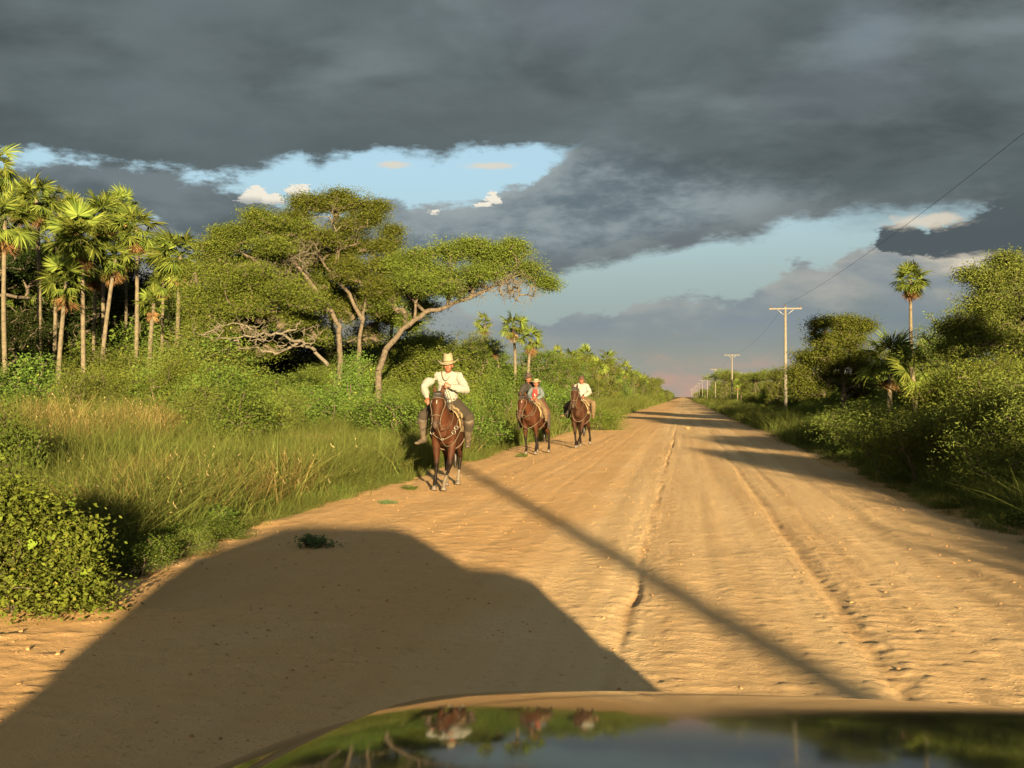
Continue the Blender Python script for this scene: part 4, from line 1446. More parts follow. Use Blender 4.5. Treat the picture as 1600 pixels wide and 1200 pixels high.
# leafy weeds in the grass
g = np.random.default_rng(5)
x, y = band(g, 700, -1, .4, 8, 7, 40, 1.0)
put('ground_cover', x, y, .35 + .5 * g.random(len(x)), g.integers(0, 4, len(x)), WEED, 'low leafy weeds mixed into the left verge grass', 31)
x, y = band(g, 260, 1, .6, 6, 9, 45, 1.0)
put('ground_cover', x, y, .4 + .7 * g.random(len(x)), g.choice([2, 3], len(x)), WEED, 'low leafy weeds mixed into the right verge grass', 32)


x, y = band(g, 240, -1, 1.6, 12, 9, 34, 1.0)
put('ground_cover', x, y, .16 + .30 * g.random(len(x)) ** 2, g.choice([0, 3, 4, 5, 6, 1], len(x)), SHRUB, 'small bushes standing in the left verge grass', 33)
# single weeds on the bare earth
def weed(px, py, s, label, seed, mat='bright'):
    p = ground_at(px, py)
    w_, l_ = bush(seed, .6, .15, 40, 22, .045, .3)
    r = empty('weed', (p.x, p.y, rz_(p.x, p.y) - .01), 0, label, 'weed')
    r.scale = (s, s, s)
    link('stems', w_, r, M['bark']); link('foliage', l_, r, M[mat])


M['weedgreen'] = leaf_mat('weed leaves', (0.06, 0.10, 0.04), (0.15, 0.22, 0.09))
weed(487, 858, .95, 'flat green weed inside the shadow of the vehicle', 41, 'weedgreen')
weed(607, 791, .55, 'little weed tuft on bare earth beside the grass edge', 42, 'weedgreen')
weed(641, 768, .7, 'small weed left of the hooves of the first horse', 43)
weed(815, 716, .8, 'yellow green weed in front of the second horse', 44)

# stones and clods
def rock(seed):
    g = np.random.default_rng(seed)
    bm = bmesh.new()
    bmesh.ops.create_icosphere(bm, subdivisions=1, radius=1)
    for v in bm.verts: v.co = Vector((v.co.x * g.uniform(.7, 1.3), v.co.y * g.uniform(.7, 1.3), v.co.z * g.uniform(.4, .8)))
    me = bm_mesh('clod', bm, False)
    me.materials.append(M['clod'])
    return me


M['clod'] = simple_mat('dry earth clod', (0.36, 0.20, 0.085), 0.95, 0.25, 3)
g = np.random.default_rng(91)
n = 11000
y = 4.5 + 40 * g.random(n) ** 1.8
x = np.where(g.random(n) < .62, RL + .1 + 4.9 * g.random(n) ** 1.1, RL + 9 * g.random(n))
k2 = g.random(n) < .12
x = np.where(k2, -.42 + .1 * g.normal(size=n), x)
x = np.where((g.random(n) < .15), RR - np.abs(g.normal(size=n)) * .9, x)
dens = fbm(x, y, .8, 3, 3)
keep = (g.random(n) < np.clip(.5 + dens * 1.8, .05, 1)) & (x > RL - .4) & (x < RR + .6)
x, y = x[keep], y[keep]
zz = np.maximum(road_z(x, y), verge_z(x, y))
s = .003 + .016 * g.random(len(x)) ** 6
scatter('gravel', np.stack([x, y, zz], 1), g.uniform(0, 6, (len(x), 3)) * np.array([.1, .1, 1]), s, g.integers(0, 3, len(x)), [rock(i) for i in range(3)], 'crumbs of dry earth and small stones strewn over the road')

# ------------------------------------------------------------------ the vine bush at the left edge, close to the camera
def heart_leaf():
    bm = bmesh.new()
    pts = [(0, 0, 0), (-.028, -.016, .004), (-.046, .004, .006), (-.040, .036, .004), (-.018, .066, 0), (0, .092, -.008), (.018, .066, 0), (.040, .036, .004), (.046, .004, .006), (.028, -.016, .004)]
    mid_ = bm.verts.new((0, .035, -.007))
    vs = [bm.verts.new(p) for p in pts]
    for i in range(len(vs)): bm.faces.new((mid_, vs[i], vs[(i + 1) % len(vs)]))
    me = bm_mesh('leaf', bm)
    a = me.attributes.new('tint', 'FLOAT', 'POINT'); a.data.foreach_set('value', np.full(len(me.vertices), .75, np.float32))
    me.materials.append(M['leaf_big'])
    return me


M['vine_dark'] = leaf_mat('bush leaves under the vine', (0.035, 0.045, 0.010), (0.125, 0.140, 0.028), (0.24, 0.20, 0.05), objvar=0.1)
M['leaf_big'] = leaf_mat('yellow green heart leaves', (0.06, 0.09, 0.012), (0.165, 0.22, 0.028), trans=.35, objvar=.35)


def vine_bush():
    g = np.random.default_rng(61)
    base = ground_at(60, 966)
    b3 = np.array(base)
    k = 7.7 / FPX
    cl, ou = [], []
    for px, py, rx, ry, dz, n in ((40, 850, 90, 85, .1, 130), (-60, 870, 90, 90, .1, 90), (100, 885, 50, 62, 0, 70), (60, 925, 80, 40, -.1, 70), (15, 790, 60, 36, .2, 50), (128, 842, 22, 20, 0, 16), (-40, 790, 60, 40, .3, 40), (150, 925, 34, 26, 0.1, 24)):
        cl.append(blob_points(np.array(at(px, py, 7.7 + dz)) - b3, (rx * k, rx * k * .9, ry * k), n, g, .25))
        ou.append(blob_points(np.array(at(px, py, 7.7 + dz)) - b3, (rx * k * 1.03, rx * k * .93, ry * k * 1.03), max(6, n // 3), g, .95))
    cl = np.concatenate(cl); ou = np.concatenate(ou)
    cl = cl[cl[:, 2] > .03]; ou = ou[(ou[:, 2] > .05)]
    cen = np.array([at(40, 860, 7.8)[i] for i in range(3)]) - b3
    sp = cen + (cl[g.choice(len(cl), 46)] - cen) * g.uniform(1.12, 1.45, 46)[:, None] + np.array([0, 0, .04])
    sp = sp[sp[:, 2] > .08]
    cl = np.concatenate([cl, sp, cen + (sp - cen) * .9])
    ou = np.concatenate([ou, sp])
    root = empty('vine_bush', base, 0, 'close leafy bush hung with heart-shaped yellow green vine leaves at the lower left edge', 'bush')
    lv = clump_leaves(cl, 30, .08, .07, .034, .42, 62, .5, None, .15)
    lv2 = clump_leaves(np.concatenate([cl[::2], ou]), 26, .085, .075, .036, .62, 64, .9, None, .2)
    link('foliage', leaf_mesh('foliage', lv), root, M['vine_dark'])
    link('foliage', leaf_mesh('foliage', lv2), root, M['vine'])
    link('stems', wood_mesh('stems', grow([([(0, 0, -.05), (.05, .05, .3), (.1, .1, .55)], .02, .008), ([(-.2, 0, -.05), (-.3, 0, .4), (-.4, 0, .7)], .015, .006)], cl[::2], 63, .0035, .4), 4), root, M['bark'])
    me = heart_leaf()
    d = ou - cen
    facing = d[:, 1] < .25
    ou = ou[facing]; d = d[facing]
    g.shuffle(idx := np.arange(len(ou)))
    for i in idx[:130]:
        n_ = Vector(d[i]).normalized() + Vector((g.normal() * .4 + .2, g.normal() * .4 - .5, .5 + g.normal() * .3))
        q = n_.normalized().to_track_quat('Z', 'Y').to_matrix().to_4x4()
        o = link('leaf', me, root)
        o.matrix_local = Matrix.Translation(ou[i]) @ q @ Matrix.Rotation(g.uniform(0, 6.28), 4, 'Z') @ Matrix.Scale(g.uniform(.35, .9) * .85, 4)


vine_bush()
# stone lying on the road far ahead
p = ground_at(1074, 670)
st = link('stone', rock(9), None)
st.location = (p.x, p.y, rz_(p.x, p.y) + .04); st.scale = (.12, .10, .10)
tag(st, 'small dark stone lying alone on the middle of the road', 'stone')

# ------------------------------------------------------------------ the vehicle the photographer rides in
def car_paint():
    m, t, out = new_mat('dusty dark green car paint')
    tc = t.node('ShaderNodeTexCoord')
    nz = t.noise(tc.outputs['Object'], 3.0, 6, 0.6)
    dust = t.noise(tc.outputs['Object'], 40.0, 5, 0.7)
    c = t.mix(t.m('MULTIPLY', t.smooth(dust, .35, .7), .35), (0.040, 0.041, 0.020), (0.13, 0.100, 0.052))
    b = principled(t, out, Base_Color=c, Roughness=t.lin(nz, .3, .7, .04, .10), Coat_Weight=0.0, IOR=1.27)
    return m


M['paint'] = car_paint()
M['glass'] = simple_mat('dark window glass', (0.012, 0.014, 0.014), 0.05, 0.1, 2)
M['rubber'] = simple_mat('tyre rubber', (0.03, 0.028, 0.025), 0.85, 0.2, 20)
M['black_plastic'] = simple_mat('black plastic', (0.025, 0.025, 0.025), 0.5, 0.2, 20)
M['lamp'] = simple_mat('headlamp lens', (0.6, 0.6, 0.58), 0.12, 0.05, 20)
CX = 0.32          # centre line of the vehicle


def interp(tab):
    X = [a for a, _ in tab]; Y = [b for _, b in tab]
    return lambda v: np.interp(v, X, Y)


def smooth_interp(tab, h=.09):
    f = interp(tab)
    return lambda v: np.mean([f(np.asarray(v, float) + d) for d in np.linspace(-h, h, 13)], 0)


_slope = smooth_interp([(.3, 5), (1.0, 6.4), (1.2, 7.2), (1.45, 8.9), (1.6, 10.4), (1.75, 13.0), (1.85, 15.8), (1.95, 20), (2.05, 27), (2.15, 42), (2.22, 66), (2.3, 80)], .05)
_w = smooth_interp([(-3.7, .84), (-3.4, .91), (-2.0, .95), (.45, .99), (1.2, .985), (1.5, .965), (1.7, .92), (1.85, .85), (2.0, .74), (2.15, .62), (2.28, .50)], .08)
_yy = np.arange(.3, 2.30, .01)
_zz = -np.cumsum(np.tan(np.radians(np.minimum(_slope(_yy), 76)))) * .01
_zz += 1.247 - np.interp(1.2, _yy, _zz)


def top_z(y):
    return float(np.interp(y, _yy, _zz)) if y >= .42 else float(np.interp(.42, _yy, _zz)) - .02


def make_car():
    root = empty('car', (CX, 0, 0), 0, 'dusty dark green four wheel drive whose glossy bonnet fills the bottom right corner', 'car')
    stations = list(np.arange(-3.6, .45, .15)) + list(np.arange(.45, 2.29, .02))
    bm = bmesh.new()
    prev = None
    for y in stations:
        w = float(_w(y)); zt = top_z(y)
        if y < -3.45: zt -= (-3.45 - y) * .8
        prof = []
        us = np.concatenate([np.linspace(0, .8, 17), 1 - .2 * np.cos(np.linspace(0, 1, 15) * math.pi / 2)[0:]])[0:]
        us = np.unique(np.clip(us, 0, 1))
        for u_ in us:
            z = zt - .022 * u_ ** 2 - .055 * u_ ** 9 - (.016 if y > .45 else 0) * float(sstep(np.array(u_), .80, .86))
            prof.append((w * u_ * .985, z))
        zb = .42
        for k in range(1, 13):
            a = k / 12
            z = prof[len(us) - 1][1] - .02 - (prof[len(us) - 1][1] - zb) * a
            x = w * (.985 + .03 * math.sin(min(1, a * 1.6) * math.pi / 2)) - .05 * a ** 3
            prof.append((x, z))
        row = [bm.verts.new((x, y, z)) for x, z in prof]
        left = [bm.verts.new((-x, y, z)) for x, z in prof[1:]]
        ring = left[::-1] + row
        if prev:
            for k in range(len(ring) - 1): bm.faces.new((prev[k], prev[k + 1], ring[k + 1], ring[k]))
        else:
            bm.faces.new(ring)
        prev = ring
    bm.faces.new(prev[::-1])
    link('body', bm_mesh('body', bm), root, M['paint'])
    # front bumper, grille, lamps
    bm = bmesh.new(); box_bm(bm, (0, 2.31, .52), (1.5, .16, .24)); bmesh.ops.bevel(bm, geom=bm.edges[:], offset=.04, segments=3)
    link('bumper', bm_mesh('bumper', bm), root, M['black_plastic'])
    bm = bmesh.new(); box_bm(bm, (0, 2.315, .76), (.62, .05, .14))
    link('grille', bm_mesh('grille', bm, False), root, M['black_plastic'])
    for s in (-1, 1):
        bm = bmesh.new(); rod_bm(bm, (s * .44, 2.2, .76), (s * .44, 2.33, .76), .085, n=20)
        link('headlight', bm_mesh('headlight', bm), root, M['lamp'])
    # cabin: pillars and roof as one shell, panes a little proud of it
    def slab(yb0, yb1, wb, zb, yt0, yt1, wt, zt):
        return [(-wb, yb0, zb), (wb, yb0, zb), (wb, yb1, zb), (-wb, yb1, zb), (-wt, yt0, zt), (wt, yt0, zt), (wt, yt1, zt), (-wt, yt1, zt)]
    bm = bmesh.new()
    vs = [bm.verts.new(p) for p in slab(-3.45, .60, .90, 1.20, -3.3, -.56, .72, 1.90)]
    for q in ((0, 1, 5, 4), (1, 2, 6, 5), (2, 3, 7, 6), (3, 0, 4, 7), (4, 5, 6, 7), (3, 2, 1, 0)): bm.faces.new([vs[k] for k in q])
    bmesh.ops.bevel(bm, geom=bm.edges[:], offset=.13, segments=5)
    link('cabin', bm_mesh('cabin', bm), root, M['paint'])
    V = [Vector(p) for p in slab(-3.45, .60, .90, 1.20, -3.3, -.56, .72, 1.90)]

    def pane(a, b, c, d, u0, u1, v0, v1, nm):      # a,b bottom; c,d top
        q = []
        for u_, v_ in ((u0, v0), (u1, v0), (u1, v1), (u0, v1)):
            q.append((a.lerp(b, u_)).lerp(d.lerp(c, u_), v_))
        n = (q[1] - q[0]).cross(q[3] - q[0]).normalized()
        bm = bmesh.new()
        f = bm.faces.new([bm.verts.new(p + n * .006) for p in q])
        r = bmesh.ops.extrude_face_region(bm, geom=[f])
        bmesh.ops.translate(bm, verts=[e for e in r['geom'] if isinstance(e, bmesh.types.BMVert)], vec=-n * .012)
        link(nm, bm_mesh(nm, bm, False), root, M['glass'])
    pane(V[3], V[2], V[6], V[7], .08, .92, .10, .92, 'windshield')
    pane(V[1], V[0], V[4], V[5], .1, .9, .12, .85, 'rear_window')
    for a, b, c, d in ((V[2], V[1], V[5], V[6]), (V[0], V[3], V[7], V[4])):
        for u0, u1 in ((.07, .33), (.36, .62), (.65, .93)):
            pane(a, b, c, d, u0, u1, .12, .86, 'side_window')
    for s in (-1, 1):
        bm = bmesh.new()
        bmesh.ops.create_uvsphere(bm, u_segments=16, v_segments=10, radius=1, matrix=Matrix.Translation((s * 1.10, .30, 1.25)) @ Matrix.Diagonal((.10, .05, .075, 1)))
        rod_bm(bm, (s * .90, .28, 1.22), (s * 1.04, .29, 1.24), .025)
        link('side_mirror', bm_mesh('side_mirror', bm), root, M['black_plastic'])
        for y in (1.45, -2.1):
            bm = bmesh.new()
            rod_bm(bm, (s * .74, y, .36), (s * .97, y, .36), .36, n=32)
            bmesh.ops.bevel(bm, geom=[e for e in bm.edges if len(e.link_faces) == 2 and e.calc_face_angle(0) > 1], offset=.05, segments=3)
            wh = link('wheel', bm_mesh('wheel', bm), root, M['rubber'])
            bm = bmesh.new(); rod_bm(bm, (s * .96, y, .36), (s * .985, y, .36), .21, n=24)
            link('rim', bm_mesh('rim', bm), wh, M['galvanised'])


make_car()

# ------------------------------------------------------------------ horses and riders
def ring_loft(bm, pts, side=None, n=14):
    """pts: (x, y, z, ra, rb): closed tube with rounded ends; ra lies along the side axis"""
    P = [Vector(p[:3]) for p in pts]
    ra = [p[3] for p in pts]
    rb = [p[4] if len(p) > 4 else p[3] for p in pts]
    # rounded ends
    d0 = (P[1] - P[0]).normalized(); d1 = (P[-1] - P[-2]).normalized()
    P = [P[0] - d0 * .62 * min(ra[0], rb[0])] + P + [P[-1] + d1 * .62 * min(ra[-1], rb[-1])]
    ra = [ra[0] * .66] + ra + [ra[-1] * .66]; rb = [rb[0] * .66] + rb + [rb[-1] * .66]
    prev = None
    for i, p in enumerate(P):
        d = (P[min(i + 1, len(P) - 1)] - P[max(i - 1, 0)]).normalized()
        s = Vector(side) if side is not None else (Vector((1, 0, 0)) if abs(d.x) < .9 else Vector((0, 0, 1)))
        s = (s - d * s.dot(d)).normalized()
        q = d.cross(s)
        r = [bm.verts.new(p + s * (ra[i] * math.cos(k * 6.28319 / n)) + q * (rb[i] * math.sin(k * 6.28319 / n))) for k in range(n)]
        if prev is None:
            bm.faces.new(r[::-1])
        else:
            for k in range(n): bm.faces.new((prev[k], prev[(k + 1) % n], r[(k + 1) % n], r[k]))
        prev = r
    bm.faces.new(prev)


def ball(bm, c, r, rot=(0, 0, 0)):
    r = (r,) * 3 if not isinstance(r, tuple) else r
    bmesh.ops.create_icosphere(bm, subdivisions=3, radius=1, matrix=Matrix.Translation(c) @ Euler(rot).to_matrix().to_4x4() @ Matrix.Diagonal((*r, 1)))


def union(name, bm, voxel=.012, smooth=4, parent=None, mat=None, colf=None, disp=None):
    """melt overlapping shapes into one continuous skin"""
    bmesh.ops.recalc_face_normals(bm, faces=bm.faces)
    me = bpy.data.meshes.new('tmp')
    bm.to_mesh(me); bm.free()
    o = bpy.data.objects.new('tmp', me)
    COL.objects.link(o)
    md = o.modifiers.new('r', 'REMESH'); md.mode = 'VOXEL'; md.voxel_size = voxel
    ms = o.modifiers.new('s', 'SMOOTH'); ms.factor = .5; ms.iterations = smooth
    dg = bpy.context.evaluated_depsgraph_get()
    out = bpy.data.meshes.new_from_object(o.evaluated_get(dg))
    bpy.data.objects.remove(o, do_unlink=True); bpy.data.meshes.remove(me)
    out.name = name
    n = len(out.vertices)
    co = np.empty(n * 3, np.float32); out.vertices.foreach_get('co', co); co = co.reshape(-1, 3)
    if disp:
        no = np.empty(n * 3, np.float32); out.vertices.foreach_get('normal', no); no = no.reshape(-1, 3)
        co = co + no * disp(co)[:, None]
        out.vertices.foreach_set('co', co.astype(np.float32).ravel())
    if colf:
        c = np.ones((n, 4), np.float32); c[:, :3] = colf(co)
        a = out.attributes.new('coat', 'FLOAT_COLOR', 'POINT'); a.data.foreach_set('color', c.ravel())
    out.polygons.foreach_set('use_smooth', np.ones(len(out.polygons), dtype=bool))
    return link(name, out, parent, mat)


def folds(amp, f):
    def fn(co):
        return amp * (fbm(co[:, 0] * 1.0 + co[:, 1], co[:, 2] * 1.0 - co[:, 1] * .6, f, 3, 1) + .6 * np.abs(fbm(co[:, 0] - co[:, 2] * .5, co[:, 1] + co[:, 2], f * .7, 2, 3)))
    return fn


def coat_mat(name, rough=.62):
    m, t, out = new_mat(name)
    a = t.node('ShaderNodeAttribute', attribute_name='coat')
    tc = t.node('ShaderNodeTexCoord')
    nz = t.noise(tc.outputs['Object'], 6, 5, .6)
    hair = t.noise(t.scale(tc.outputs['Object'], (90, 90, 12)), 1.0, 3, .6)
    c = t.mix(t.smooth(nz, .35, .7), a.outputs['Color'], (0.5, 0.5, 0.5), 'MULTIPLY')
    c = t.mix(.5, a.outputs['Color'], c)
    c = t.mix(t.m('MULTIPLY', hair, .5), c, (0.6, 0.6, 0.6), 'MULTIPLY')
    b = principled(t, out, Base_Color=c, Roughness=rough, Specular_IOR_Level=0.14)
    return m


def cloth(name, col, var=.15, rough=.9):
    return simple_mat(name, col, rough, var, 7, .25, 140)


M['coat'] = coat_mat('horse coat')
M['skin'] = simple_mat('sunburnt skin', (0.19, 0.070, 0.036), .55, .15, 30)
M['hair'] = simple_mat('black hair', (0.012, 0.009, 0.007), .55, .3, 40)
M['mane'] = simple_mat('dark horse hair', (0.012, 0.008, 0.006), .5, .3, 30)
M['hoof'] = simple_mat('worn hoof', (0.10, 0.08, 0.06), .6, .3, 20)
M['white_shirt'] = cloth('off white cotton', (0.215, 0.215, 0.185), .12)
M['straw'] = cloth('cream felt hat', (0.20, 0.17, 0.105), .15)
M['brown_trousers'] = cloth('dark brown cloth', (0.028, 0.020, 0.012))
M['boot'] = cloth('dusty grey leather', (0.070, 0.052, 0.034), .3, .7)
M['dark_jacket'] = cloth('dark jacket', (0.020, 0.018, 0.014))
M['dark_hat'] = cloth('dark felt hat', (0.035, 0.026, 0.020))
M['brown_hat'] = cloth('brown cap', (0.060, 0.024, 0.015))
M['blue_shirt'] = cloth('faded blue denim', (0.075, 0.096, 0.100))
M['red_shirt'] = cloth('red cotton', (0.26, 0.022, 0.022))
M['khaki'] = cloth('khaki cloth', (0.110, 0.072, 0.034))
M['rust'] = cloth('reddish brown leather', (0.070, 0.026, 0.014), .3)
M['leather'] = cloth('saddle leather', (0.060, 0.034, 0.018), .3, .55)
M['fleece'] = simple_mat('cream sheepskin', (0.20, 0.15, 0.07), .95, .2, 24, .8, 90)
M['rawhide'] = cloth('pale rawhide strap', (0.085, 0.062, 0.036), .2, .6)
M['steel'] = simple_mat('worn steel ring', (0.16, 0.145, 0.12), .35, .1, 5, Metallic=.7)
M['eye'] = simple_mat('dark eye', (0.01, 0.008, 0.006), .1, .1, 5)
M['blanket'] = cloth('tan saddle blanket', (0.205, 0.145, 0.070), .25)


def tube_obj(name, pts, r, parent, mat, n=6, closed=False):
    pts = [Vector(p) for p in pts]
    if closed: pts = pts + [pts[0]]
    # smooth the path
    fine = []
    m_ = len(pts)
    for i in range(m_ - 1):
        p0, p1, p2, p3 = pts[max(i - 1, 0)], pts[i], pts[i + 1], pts[min(i + 2, m_ - 1)]
        for k in range(5):
            t = k / 5
            fine.append(.5 * ((2 * p1) + (p2 - p0) * t + (2 * p0 - 5 * p1 + 4 * p2 - p3) * t * t + (-p0 + 3 * p1 - 3 * p2 + p3) * t ** 3))
    fine.append(pts[-1])
    v, f = tube_arrays([(fine[i], fine[i + 1], r, r) for i in range(len(fine) - 1)], n)
    return link(name, np_mesh(name, v, f, smooth=True), parent, mat)


def horse(name, loc, rz, label, coat, s=1.0, neck_turn=0.0, lift=0.0, legs=None, socks=(), star=(0, 0), nose=None, muzzle_drop=0.0, points=(0.012, .008, .006)):
    """local frame: faces -Y, its left side is +X. Returns the root."""
    root = empty(name, loc, rz, label, 'horse')
    root.scale = (s, s, s)
    T = [(-.70, 1.03, .10, .13), (-.62, 1.05, .19, .25), (-.46, 1.09, .235, .31), (-.2, 1.06, .265, .325), (.12, 1.03, .29, .325), (.4, 1.07, .28, .30), (.62, 1.12, .255, .27), (.78, 1.12, .20, .22), (.88, 1.10, .11, .13)]
    bm = bmesh.new()
    ring_loft(bm, [(0, y, z, a, b) for y, z, a, b in T], (1, 0, 0), 20)
    ball(bm, (0, -.34, 1.31), (.085, .24, .12))
    ball(bm, (0, .58, 1.28), (.17, .26, .12))
    tx = neck_turn
    poll = Vector((tx * .6, -.98, 1.62 + lift))
    mz = Vector((tx, -1.22, 1.10 + lift - muzzle_drop))
    ring_loft(bm, [(0, -.38, 1.12, .15, .26), (tx * .12, -.58, 1.26, .125, .215), (tx * .3, -.76, 1.42 + lift * .5, .10, .165), (tx * .5, -.90, 1.56 + lift * .9, .085, .125), (poll.x, poll.y, poll.z, .075, .085)], (1, 0, 0), 16)
    # head: jaw, face, muzzle
    hd = mz - poll

    def H(u, f=0.0):      # a place along the head; f pushes to the front of the face
        nrm = Vector((0, hd.z, -hd.y)).normalized()
        if nrm.y > 0: nrm = -nrm
        return poll + hd * u + nrm * f
    hp = []
    for u, f, a, b in ((.0, 0, .078, .085), (.12, .005, .098, .105), (.27, .0, .102, .115), (.42, .0, .088, .10), (.58, .0, .066, .078), (.74, .0, .056, .062), (.88, .005, .060, .060), (.98, 0, .050, .048)):
        q = H(u, f)
        hp.append((q.x, q.y, q.z, a, b))
    ring_loft(bm, hp, (1, 0, 0), 16)
    for sx in (-1, 1):
        q = H(.26, .045); ball(bm, (q.x + sx * .082, q.y, q.z), (.022, .03, .034))        # brow over the eye
        q = H(.34, -.06); ball(bm, (q.x + sx * .05, q.y, q.z), (.04, .06, .10))           # cheek
        q = H(.90, .04); ball(bm, (q.x + sx * .032, q.y, q.z), (.022, .022, .028))         # nostril wing
        e0 = poll + Vector((sx * .052, 0, .02)); e1 = e0 + Vector((sx * .018, -.02, .12)); e2 = e0 + Vector((sx * .012, -.02, .185))
        ring_loft(bm, [(*e0, .030, .022), (*(e0.lerp(e1, .5)), .040, .024), (*e1, .032, .018), (*e2, .010, .008)], (1, 0, 0), 8)
    q = H(1.0, -.02); ball(bm, tuple(q), (.036, .032, .03))
    # legs: (side, knee offset, hoof offset) for front right, front left, rear right, rear left
    L = legs or {'fr': ((-.005, -.02), (-.03, -.02)), 'fl': ((0, -.1), (-.06, -.16)), 'rr': ((0, 0), (0, .05)), 'rl': ((0, .1), (.0, .18))}
    hooves = []
    for key, sx, front in (('fr', -1, 1), ('fl', 1, 1), ('rr', -1, 0), ('rl', 1, 0)):
        (kx, ky), (fx, fy) = L[key][:2]
        lf = L[key][2] if len(L[key]) > 2 else 0.0
        if front:
            c = [(sx * .13, -.50, 1.02, .10, .15), (sx * .145, -.48, .86, .078, .105), (sx * .14 + kx * .5, -.47 + ky * .5, .70, .068, .076), (sx * .135 + kx, -.46 + ky, .54, .048, .052), (sx * .135 + kx, -.47 + ky, .475, .050, .052),
                 (sx * .135 + kx * .9 + fx * .1, -.46 + ky * .9, .42, .036, .040), (sx * .135 + kx * .5 + fx * .5, -.45 + (ky + fy) * .5, .30 + lf * .5, .028, .033), (sx * .135 + fx * .9, -.455 + fy * .9, .18 + lf, .031, .036), (sx * .135 + fx, -.47 + fy, .135 + lf, .039, .043),
                 (sx * .135 + fx, -.51 + fy, .075 + lf, .037, .037)]
            hx, hy, hz = sx * .135 + fx, -.53 + fy, lf
        else:
            c = [(sx * .12, .60, 1.10, .13, .20), (sx * .15, .55, .92, .10, .17), (sx * .155, .50 + ky * .3, .78, .078, .125), (sx * .15 + kx * .6, .58 + ky * .6, .66, .058, .075), (sx * .145 + kx, .70 + ky, .55, .042, .055),
                 (sx * .145 + kx, .73 + ky, .50, .040, .050), (sx * .145 + (kx + fx) * .5, .70 + (ky + fy) * .5, .36 + lf * .4, .032, .036), (sx * .145 + fx, .67 + fy, .20 + lf, .032, .036), (sx * .145 + fx, .66 + fy, .145 + lf, .040, .044), (sx * .145 + fx, .62 + fy, .08 + lf, .037, .037)]
            hx, hy, hz = sx * .145 + fx, .60 + fy, lf
        ring_loft(bm, c, (1, 0, 0), 12)
        hooves.append((hx, hy, hz, key))
    coat = np.array(coat)
    pt = np.array(points)

    def colf(co):
        x, y, z = co[:, 0], co[:, 1], co[:, 2]
        n1 = fbm(x * 3 + y, z * 3, 1.5, 3, 1)
        c = coat[None] * (1 + .5 * n1[:, None])
        low = sstep(z, .66, .42)[:, None]                      # black points below the knee
        low = 1 - sstep(z, .40, .62)[:, None]
        c = c * (1 - low) + pt[None] * low
        for key in socks:
            for hx, hy, hz, k in hooves:
                if k == key:
                    m_ = ((np.hypot(x - hx, y - hy - .04) < .14) & (z < .26 + .05 * n1 + hz))[:, None]
                    c = np.where(m_, np.array([[.20, .165, .12]]), c)
        # greyish muzzle and a star on the forehead
        d = (co - np.array(H(.93, .01))[None]); m_ = np.exp(-(d ** 2).sum(1) / .012)[:, None] * .9
        c = c * (1 - m_) + np.array([[.055, .042, .030]]) * m_
        q = H(.24, .09); m_ = (((x - q.x - star[0]) / .012) ** 2 + ((z - q.z - star[1]) / .032) ** 2 + ((y - q.y) / .08) ** 2 < 1)[:, None]
        c = np.where(m_, np.array([[.40, .36, .30]]), c)
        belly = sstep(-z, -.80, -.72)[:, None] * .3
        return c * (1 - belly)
    body = union('body', bm, .014, 3, root, M['coat'], colf)
    for hx, hy, hz, key in hooves:
        bm = bmesh.new()
        rod_bm(bm, (hx, hy - .012, hz + .002), (hx, hy + .01, hz + .075), .058, .042, 14)
        bmesh.ops.bevel(bm, geom=bm.edges[:], offset=.004, segments=1)
        link('hoof', bm_mesh('hoof', bm), root, M['hoof'])
    for sx in (-1, 1):
        q = H(.27, .052)
        bm = bmesh.new(); ball(bm, (q.x + sx * .092, q.y, q.z), .017)
        link('eye', bm_mesh('eye', bm), root, M['eye'])
        q = H(.915, .055)
        bm = bmesh.new(); ball(bm, (q.x + sx * .036, q.y - .004, q.z), (.009, .008, .013))
        link('nostril', bm_mesh('nostril', bm), root, M['eye'])
    # mane, forelock, tail: strands
    g = np.random.default_rng(int(s * 100) + 3)
    segs = []
    for k in range(150):
        u = g.random()
        b = Vector((tx * .5 * u, -.50 - .42 * u, 1.50 + .22 * u + lift * u)) if u < .95 else poll + Vector((0, .03, .08))
        b = b + Vector((g.normal() * .012, g.normal() * .02, 0))
        sd = 1 if g.random() < .75 else -1
        e = b + Vector((-sd * g.uniform(.05, .10), g.uniform(-.02, .05), -g.uniform(.06, .16)))
        m_ = (b + e) / 2 + Vector((-sd * .02, 0, .04))
        segs += [(b, m_, .010, .009), (m_, e, .009, .003)]
    for k in range(46):
        b = poll + Vector((g.normal() * .03, -.05, .075)); m_ = b + Vector((g.normal() * .02, -.05, -.01)); e = b + Vector((g.normal() * .03, -.075, -g.uniform(.06, .12)))
        segs += [(b, m_, .010, .008), (m_, e, .008, .003)]
    v, f = tube_arrays(segs, 4)
    link('mane', np_mesh('mane', v, f, smooth=True), root, M['mane'])
    bm = bmesh.new()
    ring_loft(bm, [(0, .90, 1.16, .04, .04), (0, 1.0, 1.08, .045, .05), (.01, 1.04, .9, .06, .07), (.02, 1.03, .65, .07, .08), (.02, 1.0, .42, .05, .06), (.02, .98, .3, .02, .02)], (1, 0, 0), 10)
    union('tail', bm, .014, 1, root, M['mane'], None, lambda co: .018 * fbm(co[:, 0] * 30, co[:, 2] * 2, 1.0, 3, 2) + .0)
